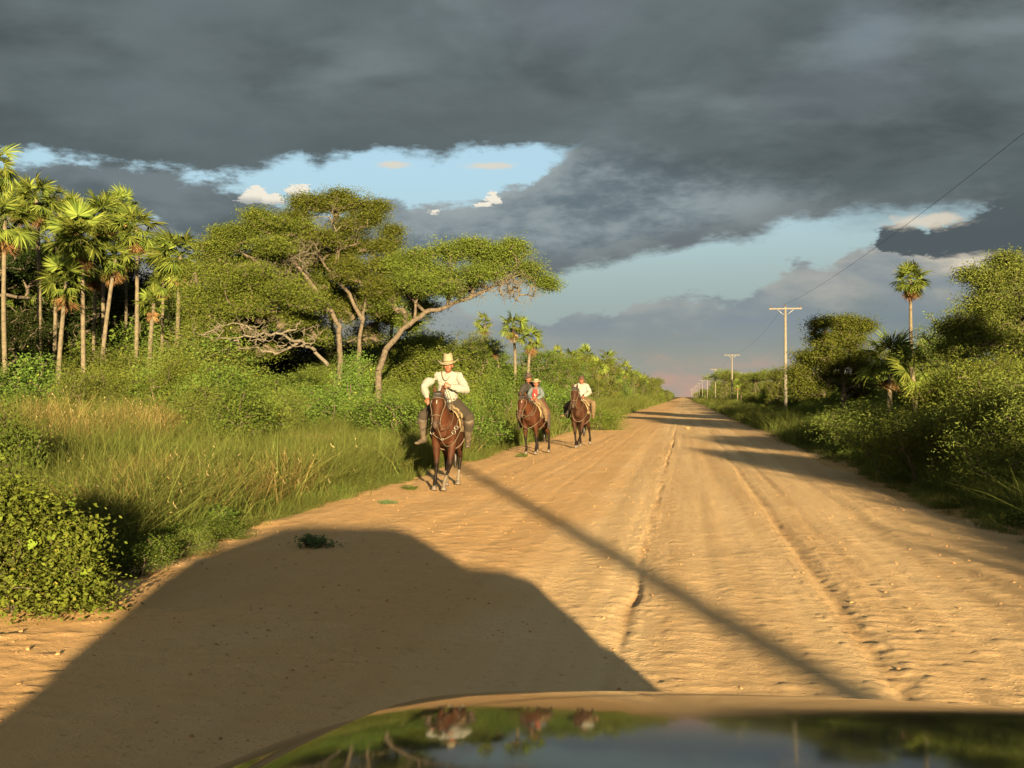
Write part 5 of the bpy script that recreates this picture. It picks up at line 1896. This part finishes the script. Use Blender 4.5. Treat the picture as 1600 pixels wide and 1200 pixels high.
    # bridle
    def loop(u, dx, grow_=.012, tilt=0.0):
        c = H(u, 0); out_ = []
        a_ = np.interp(u, [0, .12, .27, .42, .58, .74, .88], [.08, .10, .108, .09, .068, .058, .062]) + grow_
        b_ = np.interp(u, [0, .12, .27, .42, .58, .74, .88], [.09, .11, .12, .105, .08, .065, .062]) + grow_
        nrm = Vector((0, hd.z, -hd.y)).normalized()
        if nrm.y > 0: nrm = -nrm
        for k in range(14):
            th = k / 14 * 6.28319
            out_.append(c + Vector((1, 0, 0)) * a_ * math.cos(th) + nrm * b_ * math.sin(th) + hd.normalized() * tilt * math.sin(th))
        return out_
    br = root
    tube_obj('noseband', loop(.66, 0), .010, br, M['rawhide'], 6, True)
    tube_obj('browband', loop(.11, 0, .012, .01), .009, br, M['rawhide'], 6, True)
    bits = []
    for sx in (-1, 1):
        pts = [H(.08, .0) + Vector((sx * .105, 0, 0)), H(.27, -.01) + Vector((sx * .125, 0, 0)), H(.45, 0) + Vector((sx * .098, 0, 0)), H(.66, 0) + Vector((sx * .076, 0, 0)), H(.84, -.02) + Vector((sx * .068, 0, 0))]
        tube_obj('cheek_strap', pts, .009, br, M['rawhide'])
        c = H(.85, -.02) + Vector((sx * .070, 0, 0))
        tube_obj('bit_ring', [c + Vector((0, math.cos(t_) * .034, math.sin(t_) * .034)) for t_ in np.linspace(0, 6.28, 9)[:-1]], .006, br, M['steel'], 5, True)
        bits.append(c)
    root['_'] = 0
    del root['_']
    return root, bits, (poll, mz), T


def saddle(loc, rz, s, T, label, top='fleece', low='blanket', breast=True, strap='rawhide', rings=True):
    root = empty('saddle', loc, rz, label, 'saddle')
    root.scale = (s, s, s)
    Ys = [t_[0] for t_ in T]

    def trunk_pt(y, th, off):
        z = np.interp(y, Ys, [t_[1] for t_ in T]); a = np.interp(y, Ys, [t_[2] for t_ in T]) + off; b = np.interp(y, Ys, [t_[3] for t_ in T]) + off
        if y < 0: b += .035 * math.exp(-((y + .34) / .25) ** 2)
        return Vector((a * math.sin(th), y, z + b * math.cos(th)))

    def sheet(name, y0, y1, thm, off, thick, mat, wob=.0, sd=1):
        g = np.random.default_rng(sd)
        bm = bmesh.new()
        ny, nt = 10, 26
        grid = []
        for lay in (0, 1):
            rows = []
            for i in range(ny + 1):
                y = y0 + (y1 - y0) * i / ny
                row = []
                for k in range(nt + 1):
                    th = -thm + 2 * thm * k / nt
                    o_ = off + (thick if lay else 0) * (1 if 0 < i < ny and 0 < k < nt else .5) + wob * math.sin(k * 1.7 + i * .9 + sd)
                    row.append(bm.verts.new(trunk_pt(y, th, o_)))
                rows.append(row)
            grid.append(rows)
        for lay in (0, 1):
            R_ = grid[lay]
            for i in range(ny):
                for k in range(nt): bm.faces.new((R_[i][k], R_[i][k + 1], R_[i + 1][k + 1], R_[i + 1][k]))
        A, B_ = grid
        for i in range(ny):
            for k in (0, nt): bm.faces.new((A[i][k], A[i + 1][k], B_[i + 1][k], B_[i][k]))
        for k in range(nt):
            for i in (0, ny): bm.faces.new((A[i][k], A[i][k + 1], B_[i][k + 1], B_[i][k]))
        return link(name, bm_mesh(name, bm), root, M[mat])
    sheet('blanket', -.34, .42, R(98), .008, .022, low, .003, 1)
    sheet('leather_flap', -.27, .34, R(80), .036, .022, 'leather', .003, 2)
    sheet('fleece', -.30, .30, R(62), .064, .035, top, .007, 3)
    # pommel roll
    bm = bmesh.new()
    ring_loft(bm, [(-.16, -.27, 1.43, .03, .035), (0, -.29, 1.47, .04, .05), (.16, -.27, 1.43, .03, .035)], (0, 1, 0), 10)
    union('pommel', bm, .012, 2, root, M['leather'])
    ring = [trunk_pt(.02, th, .045) for th in np.linspace(-3.14, 3.14, 17)[:-1]]
    tube_obj('girth', ring, .016, root, M['leather'], 6, True)
    for sx in (-1, 1):
        tube_obj('stirrup_strap', [(sx * .36, -.05, 1.15), (sx * .40, -.06, 1.0), (sx * .42, -.08, .86)], .012, root, M['leather'])
    if breast:
        sh = lambda x, z, y=-.60: Vector((x, y, z))
        pts = [trunk_pt(-.25, R(-58), .03), trunk_pt(-.45, R(-66), .025), sh(-.19, 1.02, -.66), sh(-.09, .93, -.735), sh(0, .90, -.755), sh(.09, .93, -.735), sh(.19, 1.02, -.66), trunk_pt(-.45, R(66), .025), trunk_pt(-.25, R(58), .03)]
        tube_obj('breast_strap', pts, .009, root, M[strap])
        if rings:
            for x, z, y in ((-.19, 1.02, -.69), (.19, 1.02, -.69), (.225, 1.10, -.62), (.0, .90, -.775)):
                c = Vector((x, y - .01, z)); rr = .032 if z > .95 else .02
                tube_obj('ring', [c + Vector((math.cos(t_) * rr, 0, math.sin(t_) * rr)) for t_ in np.linspace(0, 6.28, 11)[:-1]], .007, root, M['steel'], 5, True)
    return root


def hand(bm, wrist, d, n, sd, s=1.0, curl=1.0):
    """palm and five fingers; d along the hand, n out of the palm, sd = +1/-1 thumb side"""
    w, d, n = Vector(wrist), Vector(d).normalized(), Vector(n)
    n = (n - d * n.dot(d)).normalized()
    t = d.cross(n).normalized() * sd
    c = w + d * .045 * s
    ring_loft(bm, [(*(w - d * .02 * s), .026 * s, .020 * s), (*(w + d * .02 * s), .034 * s, .018 * s), (*(w + d * .085 * s), .042 * s, .016 * s)], tuple(t), 10)
    for i, ln in enumerate((.9, 1.0, .94, .76)):
        p = w + d * .085 * s + t * (.030 - .020 * i) * s
        pts = [(*(p - d * .03 * s), .0105 * s)]
        a = 0.0
        for L_ in (.038, .026, .022):
            a += curl * .95
            p = p + (d * math.cos(a) + n * math.sin(a)) * L_ * ln * s
            pts.append((*p, .0095 * s))
        ring_loft(bm, pts, tuple(t), 8)
    p = w + d * .03 * s + t * .03 * s
    q = p + (t * .7 + d * .6 + n * .2).normalized() * .038 * s
    r = q + (d * .7 - t * .1 + n * .7).normalized() * .030 * s
    ring_loft(bm, [(*p, .013 * s), (*q, .012 * s), (*r, .010 * s)], None, 8)


def person(loc, rz, label, J, scale=1.0, shirt='white_shirt', trousers='brown_trousers', boots='boot', hat=None, hatmat='straw', under=None, face=0.0, curls=(1.0, .6), bulk=1.0, belt=True, group=None, hs=1.0):
    """J: joints in the saddle's frame (x right, -y forward, z up): pelvis chest neck head shoulders elbows wrists hips knees ankles toes, left = +x"""
    root = empty('person', loc, rz, label, 'person', group)
    root.scale = (scale,) * 3
    V = {k: Vector(v) for k, v in J.items()}
    hd = V['head']
    k = hs
    bm = bmesh.new()
    pel, ch, nk = V['pelvis'], V['chest'], V['neck']
    ring_loft(bm, [(*pel, .13, .10), (*(pel.lerp(ch, .5)), .115, .085), (*ch, .145, .095), (*(ch.lerp(nk, .6)), .12, .075)], (1, 0, 0), 14)
    ring_loft(bm, [(*(ch.lerp(nk, .7)), .06, .055), (*nk, .055, .058), (*(nk.lerp(hd, .55)), .052, .055)], (1, 0, 0), 12)
    fz = Euler((0, 0, face)).to_matrix()

    def F(x, y, z): return hd + fz @ (Vector((x, y, z)) * k)
    ball(bm, tuple(F(0, .008, .025)), (.076 * k, .095 * k, .098 * k), (0, 0, face))
    ball(bm, tuple(F(0, -.03, -.045)), (.056 * k, .062 * k, .068 * k), (0, 0, face))
    ball(bm, tuple(F(0, -.062, -.088)), (.026 * k, .022 * k, .02 * k))           # chin
    ring_loft(bm, [(*F(0, -.088, .018), .010 * k), (*F(0, -.106, -.018), .014 * k), (*F(0, -.104, -.030), .017 * k)], (1, 0, 0), 8)   # nose
    for sx in (-1, 1):
        ball(bm, tuple(F(sx * .03, -.083, .035)), (.026 * k, .010 * k, .009 * k))  # brow
        ball(bm, tuple(F(sx * .040, -.068, -.022)), (.020 * k, .018 * k, .018 * k))  # cheekbone
        ball(bm, tuple(F(sx * .080, .01, -.002)), (.010 * k, .020 * k, .032 * k))    # ear
    ball(bm, tuple(F(0, -.090, -.058)), (.022 * k, .010 * k, .006 * k))            # lips
    for sx, sd in ((1, 'l'), (-1, 'r')):
        sh, el_, wr = V['sh' + sd], V['el' + sd], V['wr' + sd]
        ring_loft(bm, [(*(ch.lerp(sh, .5)), .06), (*sh, .055), (*(sh.lerp(el_, .5)), .045), (*el_, .038), (*(el_.lerp(wr, .35)), .038), (*wr, .026)], None, 10)
        hd_dir = V.get('hd' + sd, wr - el_)
        hand(bm, wr, hd_dir, V.get('hn' + sd, Vector((0, 0, -1))), sx * V.get('th', Vector((1, 0, 0))).x, k, curls[0 if sd == 'l' else 1])
        hp, kn, an, to = V['hp' + sd], V['kn' + sd], V['an' + sd], V['to' + sd]
        ring_loft(bm, [(*hp, .085), (*(hp.lerp(kn, .5)), .070), (*kn, .052), (*(kn.lerp(an, .3)), .050), (*an, .034)], None, 10)
        ring_loft(bm, [(*an, .028), (*(an.lerp(to, .2)), .024), (*(an.lerp(to, .42)), .018)], None, 8)
    union('body', bm, .009 if k > .85 else .008, 1, root, M['skin'])
    for sx in (-1, 1):
        b2 = bmesh.new(); ball(b2, tuple(F(sx * .030, -.083, .016)), (.013 * k, .009 * k, .008 * k))
        link('eye', bm_mesh('eye', b2), root, M['eye'])
    b2 = bmesh.new(); ball(b2, tuple(F(0, -.098, -.058)), (.022 * k, .006 * k, .003 * k))
    link('mouth', bm_mesh('mouth', b2), root, M['rust'])
    # hair: cap round the back of the skull
    b2 = bmesh.new()
    ball(b2, tuple(F(0, .028, .040)), (.083 * k, .090 * k, .092 * k)); ball(b2, tuple(F(0, .055, -.02)), (.066 * k, .050 * k, .06 * k))
    union('hair', b2, .009, 1, root, M['hair'], None, lambda co: .006 * fbm(co[:, 0] * 40, co[:, 2] * 40, 1, 2, 2))
    # shirt
    B_ = bulk

    def shirt_bm(open_=False, grow_=0.0):
        b = bmesh.new()
        ring_loft(b, [(*(pel + Vector((0, 0, .03))), .155 * B_ + grow_, .125 * B_ + grow_), (*(pel.lerp(ch, .35)), .165 * B_ + grow_, .130 * B_ + grow_), (*(pel.lerp(ch, .75)), .170 * B_ + grow_, .128 * B_ + grow_), (*ch, .180 * B_ + grow_, .118 * B_ + grow_),
                      (*(ch.lerp(nk, .45)), .155 * B_ + grow_, .095 * B_), (*(ch.lerp(nk, .8)), .085, .072)], (1, 0, 0), 18)
        ring_loft(b, [(*V['shr'], .066 * B_), (*(V['shr'].lerp(V['shl'], .5) + Vector((0, 0, .02))), .075 * B_), (*V['shl'], .066 * B_)], (0, 1, 0), 12)
        for sd in 'lr':
            sh, el_, wr = V['sh' + sd], V['el' + sd], V['wr' + sd]
            ring_loft(b, [(*(ch.lerp(sh, .6)), .08 * B_), (*sh, .078 * B_ + grow_), (*(sh.lerp(el_, .5)), .073 * B_ + grow_), (*el_, .070 * B_ + grow_), (*(el_.lerp(wr, .4)), .066 * B_ + grow_), (*(el_.lerp(wr, .86)), .046), (*(el_.lerp(wr, .95)), .038)], None, 14)
        return b
    union('shirt', shirt_bm(), .011, 2, root, M[shirt], None, folds(.028 * B_, 10))
    # collar
    c0 = ch.lerp(nk, .86)
    tube_obj('collar', [c0 + Vector((math.sin(a) * .068, math.cos(a) * .066 - .004, .022 + .02 * math.cos(a) - (.03 if abs(a) > 2.4 else 0))) for a in np.linspace(-2.75, 2.75, 11)], .016, root, M[shirt], 8)
    if under:      # open jacket: the garment below shows as a front panel
        b = bmesh.new()
        fr = pel.lerp(ch, .2) + Vector((0, -.115 * B_, 0)); to_ = ch.lerp(nk, .55) + Vector((0, -.098 * B_, 0))
        ring_loft(b, [(*fr, .092, .048), (*(fr.lerp(to_, .5) + Vector((0, -.014, 0))), .088, .046), (*to_, .062, .040)], (1, 0, 0), 12)
        union('undershirt', b, .010, 2, root, M[under], None, folds(.010, 9))
    # trousers and boots
    b = bmesh.new()
    ring_loft(b, [(*(pel + Vector((0, .0, .05))), .150 * B_, .120 * B_), (*(pel - Vector((0, 0, .06))), .170 * B_, .14 * B_)], (1, 0, 0), 16)
    for sd in 'lr':
        hp, kn, an = V['hp' + sd], V['kn' + sd], V['an' + sd]
        ring_loft(b, [(*(pel.lerp(hp, .6)), .115 * B_), (*hp, .115 * B_), (*(hp.lerp(kn, .5)), .100 * B_), (*kn, .082 * B_), (*(kn.lerp(an, .28)), .084 * B_), (*(kn.lerp(an, .55)), .070)], None, 14)
    union('trousers', b, .012, 2, root, M[trousers], None, folds(.014, 8))
    for sd in 'lr':
        kn, an, to = V['kn' + sd], V['an' + sd], V['to' + sd]
        b = bmesh.new()
        ring_loft(b, [(*(kn.lerp(an, .16)), .092 * k), (*(kn.lerp(an, .38)), .080 * k), (*(kn.lerp(an, .7)), .066 * k), (*an, .046 * k), (*(an + (an - kn).normalized() * .05 * k), .046 * k)], None, 12)
        fo = to - an
        heel = an + (an - kn).normalized() * .05 * k - fo.normalized() * .04 * k
        ring_loft(b, [(*heel, .036 * k, .034 * k), (*(an + fo * .4 + Vector((0, 0, -.02))), .043 * k, .040 * k), (*(an + fo * .8 + Vector((0, 0, -.02))), .045 * k, .030 * k), (*to, .030 * k, .022 * k)], None, 12)
        union('boot', b, .010, 1, root, M[boots], None, folds(.006, 9))
    if belt:
        tube_obj('belt', [pel + Vector((math.sin(a) * .165 * B_, math.cos(a) * .137 * B_, .075)) for a in np.linspace(0, 6.283, 17)[:-1]], .017, root, M['leather'], 6, True)
    if hat:
        wide, high, crown_r, turn = hat
        hb = hd + Vector((0, .012, .058 * k))
        bm = bmesh.new()
        prof = [(wide, .0), (wide * .99, .008), (wide * .75, .004), (crown_r * 1.12, .004), (crown_r * 1.02, .020), (crown_r * .98, high * .45), (crown_r * .90, high * .78), (crown_r * .70, high * .96), (crown_r * .35, high * .97), (.001, high * .92)]
        inner = [(wide * .985, -.006), (crown_r * 1.1, -.006)]
        nseg = 28
        rows = []
        for r_, z_ in inner[::-1] + prof:
            row = []
            for i in range(nseg):
                a = i / nseg * 6.28319
                side = math.cos(a) ** 2
                f = max(0, (r_ - crown_r) / max(1e-6, wide - crown_r))
                up = .055 * (wide / .2) * f ** 1.5 * side - .03 * f * (1 - side) * (1 if math.sin(a) < 0 else .4)
                pinch = 1 - (.10 * (1 - side) if z_ > high * .6 and r_ < crown_r else 0)
                dent = -.02 * math.exp(-(r_ * math.cos(a) / .03) ** 2) if z_ > high * .9 else 0
                row.append(bm.verts.new((r_ * math.cos(a) * (1.0 if r_ > crown_r * 1.05 else .93 * pinch), r_ * math.sin(a) * (1.05 if r_ > crown_r * 1.05 else 1.12), z_ + up + dent)))
            rows.append(row)
        for a_, b_ in zip(rows, rows[1:]):
            for i in range(nseg): bm.faces.new((a_[i], a_[(i + 1) % nseg], b_[(i + 1) % nseg], b_[i]))
        bm.faces.new(rows[-1])
        ho = link('hat', bm_mesh('hat', bm), root, M[hatmat])
        ho.location = hb; ho.rotation_euler = turn
        bm = bmesh.new()
        tube = tube_obj('hat_band', [(math.cos(a) * crown_r * .99 * 1.0, math.sin(a) * crown_r * 1.12, .024) for a in np.linspace(0, 6.283, 15)[:-1]], .009, ho, M['leather' if hatmat != 'straw' else 'khaki'], 5, True)
        bm.free()
    return root


# ---- first rider, nearest
g1 = ground_at(678, 769)
H1 = Vector((g1.x + .13, g1.y + .50, rz_(g1.x, g1.y) + .005))
RZ1 = R(6)
hr, bits, hd_, T1 = horse('horse', H1, RZ1, 'nearest bay horse, white mark on its forehead and pale lower legs, walking toward the viewer', (0.066, 0.0235, 0.0105), .985, -.06, 0.02,
                          {'fr': ((.0, -.03), (-.03, -.04)), 'fl': ((-.02, -.12), (-.13, -.08), .0), 'rr': ((.03, -.05), (.06, -.20), .0), 'rl': ((.0, .02), (-.03, .02), .0)}, ('fl', 'rl', 'rr'), (-.005, 0))
saddle(H1, RZ1, .985, T1, 'padded gaucho saddle of sheepskin and leather on the nearest horse')
JA = dict(pelvis=(0, .10, 1.50), chest=(0, .03, 1.86), neck=(.01, -.01, 2.04), head=(.015, -.06, 2.165),
          shl=(.20, .01, 1.985), ell=(.33, -.06, 1.73), wrl=(.07, -.27, 1.80), hdl=(-.9, -.25, .45), hnl=(-.3, .9, -.2),
          shr=(-.20, .02, 1.985), elr=(-.42, -.02, 1.80), wrr=(-.33, -.22, 1.60), hdr=(.15, -.5, -.5), hnr=(.3, .3, -1),
          hpl=(.14, .06, 1.46), knl=(.41, -.24, 1.26), anl=(.36, -.02, .84), tol=(.37, -.19, .74),
          hpr=(-.14, .06, 1.46), knr=(-.42, -.24, 1.28), anr=(-.42, -.06, .88), tor=(-.54, -.22, .80))
p1 = person(H1, RZ1, 'man in loose white shirt and broad cream hat riding nearest with reins at his chest', JA, 1.0, hat=(.190, .175, .094, (R(5), R(-4), 0)), bulk=1.06, curls=(1.25, .4), hs=1.02)
S_ = .985
for sx, b in zip((-1, 1), bits):
    b = b * S_
    tube_obj('rein', [b - H1 * 0, b + Vector((sx * .05, .10, -.10)), Vector((sx * .16, -.72, 1.20)), Vector((sx * .13 + .02, -.50, 1.48)), Vector((.02, -.30, 1.80))], .007, hr, M['rawhide'])
tube_obj('lead_rope', [bits[1] + Vector((-.05, 0, -.05)), (.02, -1.05, .93), (.06, -.86, .80), (.16, -.72, .80), (.25, -.62, .95), (.30, -.42, 1.15), (.24, -.28, 1.40)], .008, hr, M['rawhide'])
tube_obj('chin_cord', [(-.075, -.05, 2.22), (-.095, -.10, 2.08), (-.07, -.14, 1.95), (-.01, -.17, 1.90), (.05, -.15, 1.98)], .006, p1, M['khaki'])

# ---- second horse with a man and a child
g2 = ground_at(826, 712)
H2 = Vector((g2.x + .10, g2.y + .50, rz_(g2.x, g2.y) + .005))
RZ2 = R(-7)
h2, bits2, _, T2 = horse('horse', H2, RZ2, 'stocky bay horse with a rope loop at its neck carrying a man and a child', (0.064, 0.022, 0.0095), 1.0, -.12, -.05,
                         {'fr': ((-.0, -.02), (.03, -.03)), 'fl': ((.03, .04), (.02, .02)), 'rr': ((0, 0), (.05, .0)), 'rl': ((.08, .0), (.10, .02))}, (), (0.02, .01), None, .04)
saddle(H2, RZ2, 1.0, T2, 'tan blanket and leather saddle under the man and child on the second horse', 'blanket', 'blanket', False, 'rawhide', False)
JB = dict(pelvis=(-.06, .22, 1.50), chest=(-.14, .14, 1.83), neck=(-.18, .10, 2.00), head=(-.20, .05, 2.13),
          shl=(.05, .12, 1.93), ell=(.18, -.04, 1.72), wrl=(.10, -.28, 1.62), shr=(-.33, .12, 1.93), elr=(-.42, -.02, 1.70), wrr=(-.18, -.28, 1.60),
          hpl=(.14, .14, 1.46), knl=(.40, -.12, 1.20), anl=(.40, .06, .82), tol=(.42, -.10, .74), hpr=(-.16, .14, 1.46), knr=(-.44, -.14, 1.18), anr=(-.42, .02, .80), tor=(-.46, -.14, .72))
person(H2, RZ2, 'man in a dark jacket and dark hat riding behind the child on the second horse', JB, 1.0, 'dark_jacket', 'rust', 'dark_hat', (.175, .125, .092, (R(2), R(2), 0)), 'dark_hat', None, R(15), (.9, .9), 1.05)
JC = dict(pelvis=(.06, -.10, 1.49), chest=(.08, -.15, 1.74), neck=(.085, -.17, 1.87), head=(.09, -.20, 1.98),
          shl=(.22, -.15, 1.83), ell=(.28, -.20, 1.66), wrl=(.17, -.36, 1.56), shr=(-.05, -.15, 1.83), elr=(-.12, -.20, 1.66), wrr=(.0, -.36, 1.56),
          hpl=(.16, -.10, 1.45), knl=(.37, -.30, 1.26), anl=(.38, -.18, 1.02), tol=(.41, -.30, .95), hpr=(-.04, -.10, 1.45), knr=(-.34, -.30, 1.26), anr=(-.36, -.18, 1.02), tor=(-.38, -.30, .95))
c1 = person(H2, RZ2, 'child in a red shirt, open faded blue jacket and pale hat riding in front', JC, 1.0, 'blue_shirt', 'khaki', 'khaki', (.145, .10, .085, (R(-8), R(3), 0)), 'straw', 'red_shirt', R(15), (.9, .9), .80, True, None, .86)
# pale print on the red shirt
bm = bmesh.new()
for x, z, a, b_ in ((.0, 0, .020, .030), (-.012, .028, .012, .018), (.02, -.02, .018, .010)):
    ball(bm, (.085 + x, -.298, 1.66 + z), (a, .006, b_))
link('shirt_print', bm_mesh('shirt_print', bm), c1, M['white_shirt'])
for sx, b in zip((-1, 1), bits2):
    tube_obj('rein', [b, b + Vector((sx * .04, .10, -.06)), Vector((sx * .15 - .02, -.72, 1.22)), Vector((sx * .12, -.50, 1.45)), Vector((.02, -.36, 1.58))], .007, h2, M['rawhide'])
tube_obj('neck_rope', [(-.10, -1.12, 1.16), (.02, -1.0, 1.08), (.17, -.80, 1.12), (.22, -.66, 1.30), (.17, -.58, 1.48), (.10, -.55, 1.52)], .010, h2, M['rawhide'])
tube_obj('breast_rope', [(.33, -.30, 1.20), (.31, -.50, .98), (.18, -.68, .82), (0, -.74, .74), (-.18, -.68, .82), (-.29, -.50, .98)], .010, h2, M['rawhide'])

# ---- third horse
g3 = ground_at(899, 702)
H3 = Vector((g3.x + .10, g3.y + .52, rz_(g3.x, g3.y) + .005))
RZ3 = R(0)
h3, bits3, _, T3 = horse('horse', H3, RZ3, 'dark brown horse with a high head walking last, rider in a white shirt', (0.052, 0.021, 0.0105), 1.04, -.09, .13,
                         {'fr': ((.03, -.06), (.06, -.08)), 'fl': ((-.05, -.06), (-.17, -.04)), 'rr': ((.05, -.05), (.10, -.1)), 'rl': ((.06, .05), (.09, .10), .06)}, (), (0, .9), None, 0)
saddle(H3, RZ3, 1.04, T3, 'leather and blanket saddle on the rearmost dark brown horse', 'blanket', 'blanket', False, 'rawhide', False)
JD = dict(pelvis=(.03, .12, 1.55), chest=(.05, .06, 1.85), neck=(.05, .03, 2.01), head=(.04, -.01, 2.125),
          shl=(.23, .05, 1.96), ell=(.30, .0, 1.74), wrl=(.14, -.25, 1.63), shr=(-.13, .04, 1.96), elr=(-.24, -.04, 1.74), wrr=(-.04, -.27, 1.66),
          hpl=(.16, .06, 1.50), knl=(.44, -.16, 1.42), anl=(.42, -.02, 1.04), tol=(.44, -.18, .95), hpr=(-.14, .06, 1.50), knr=(-.44, -.16, 1.32), anr=(-.44, -.02, 1.06), tor=(-.60, -.16, 1.00))
person(H3, RZ3, 'slim rider in a white shirt and brown cap on the rearmost horse', JD, 1.0, 'white_shirt', 'khaki', 'khaki', (.105, .085, .088, (R(4), 0, 0)), 'brown_hat', None, R(8), (.9, .9), .93)
for sx, b in zip((-1, 1), bits3):
    b = b * 1.0
    tube_obj('rein', [b, b + Vector((sx * .04, .10, -.10)), Vector((sx * .15, -.72, 1.25)), Vector((sx * .12, -.50, 1.50)), Vector((.03, -.30, 1.56))], .007, h3, M['rawhide'])
tube_obj('neck_rope', [bits3[0] + Vector((.03, .02, -.05)), (-.16, -.86, 1.05), (-.10, -.76, .86), (.05, -.76, .80), (.20, -.66, .92), (.28, -.40, 1.15)], .010, h3, M['rawhide'])
# bag on the far side of the third saddle
bm = bmesh.new()
ring_loft(bm, [(-.36, -.06, 1.42, .06, .12), (-.42, -.06, 1.25, .10, .20), (-.42, -.04, 1.05, .09, .19), (-.38, -.03, .95, .05, .12)], (1, 0, 0), 14)
bag = union('saddlebag', bm, .014, 3, None, M['dark_jacket'], None, folds(.02, 5))
bag.location = H3; bag.rotation_euler = (0, 0, RZ3)
tag(bag, 'bulky black leather guard hanging at the far side of the rearmost saddle', 'saddlebag')
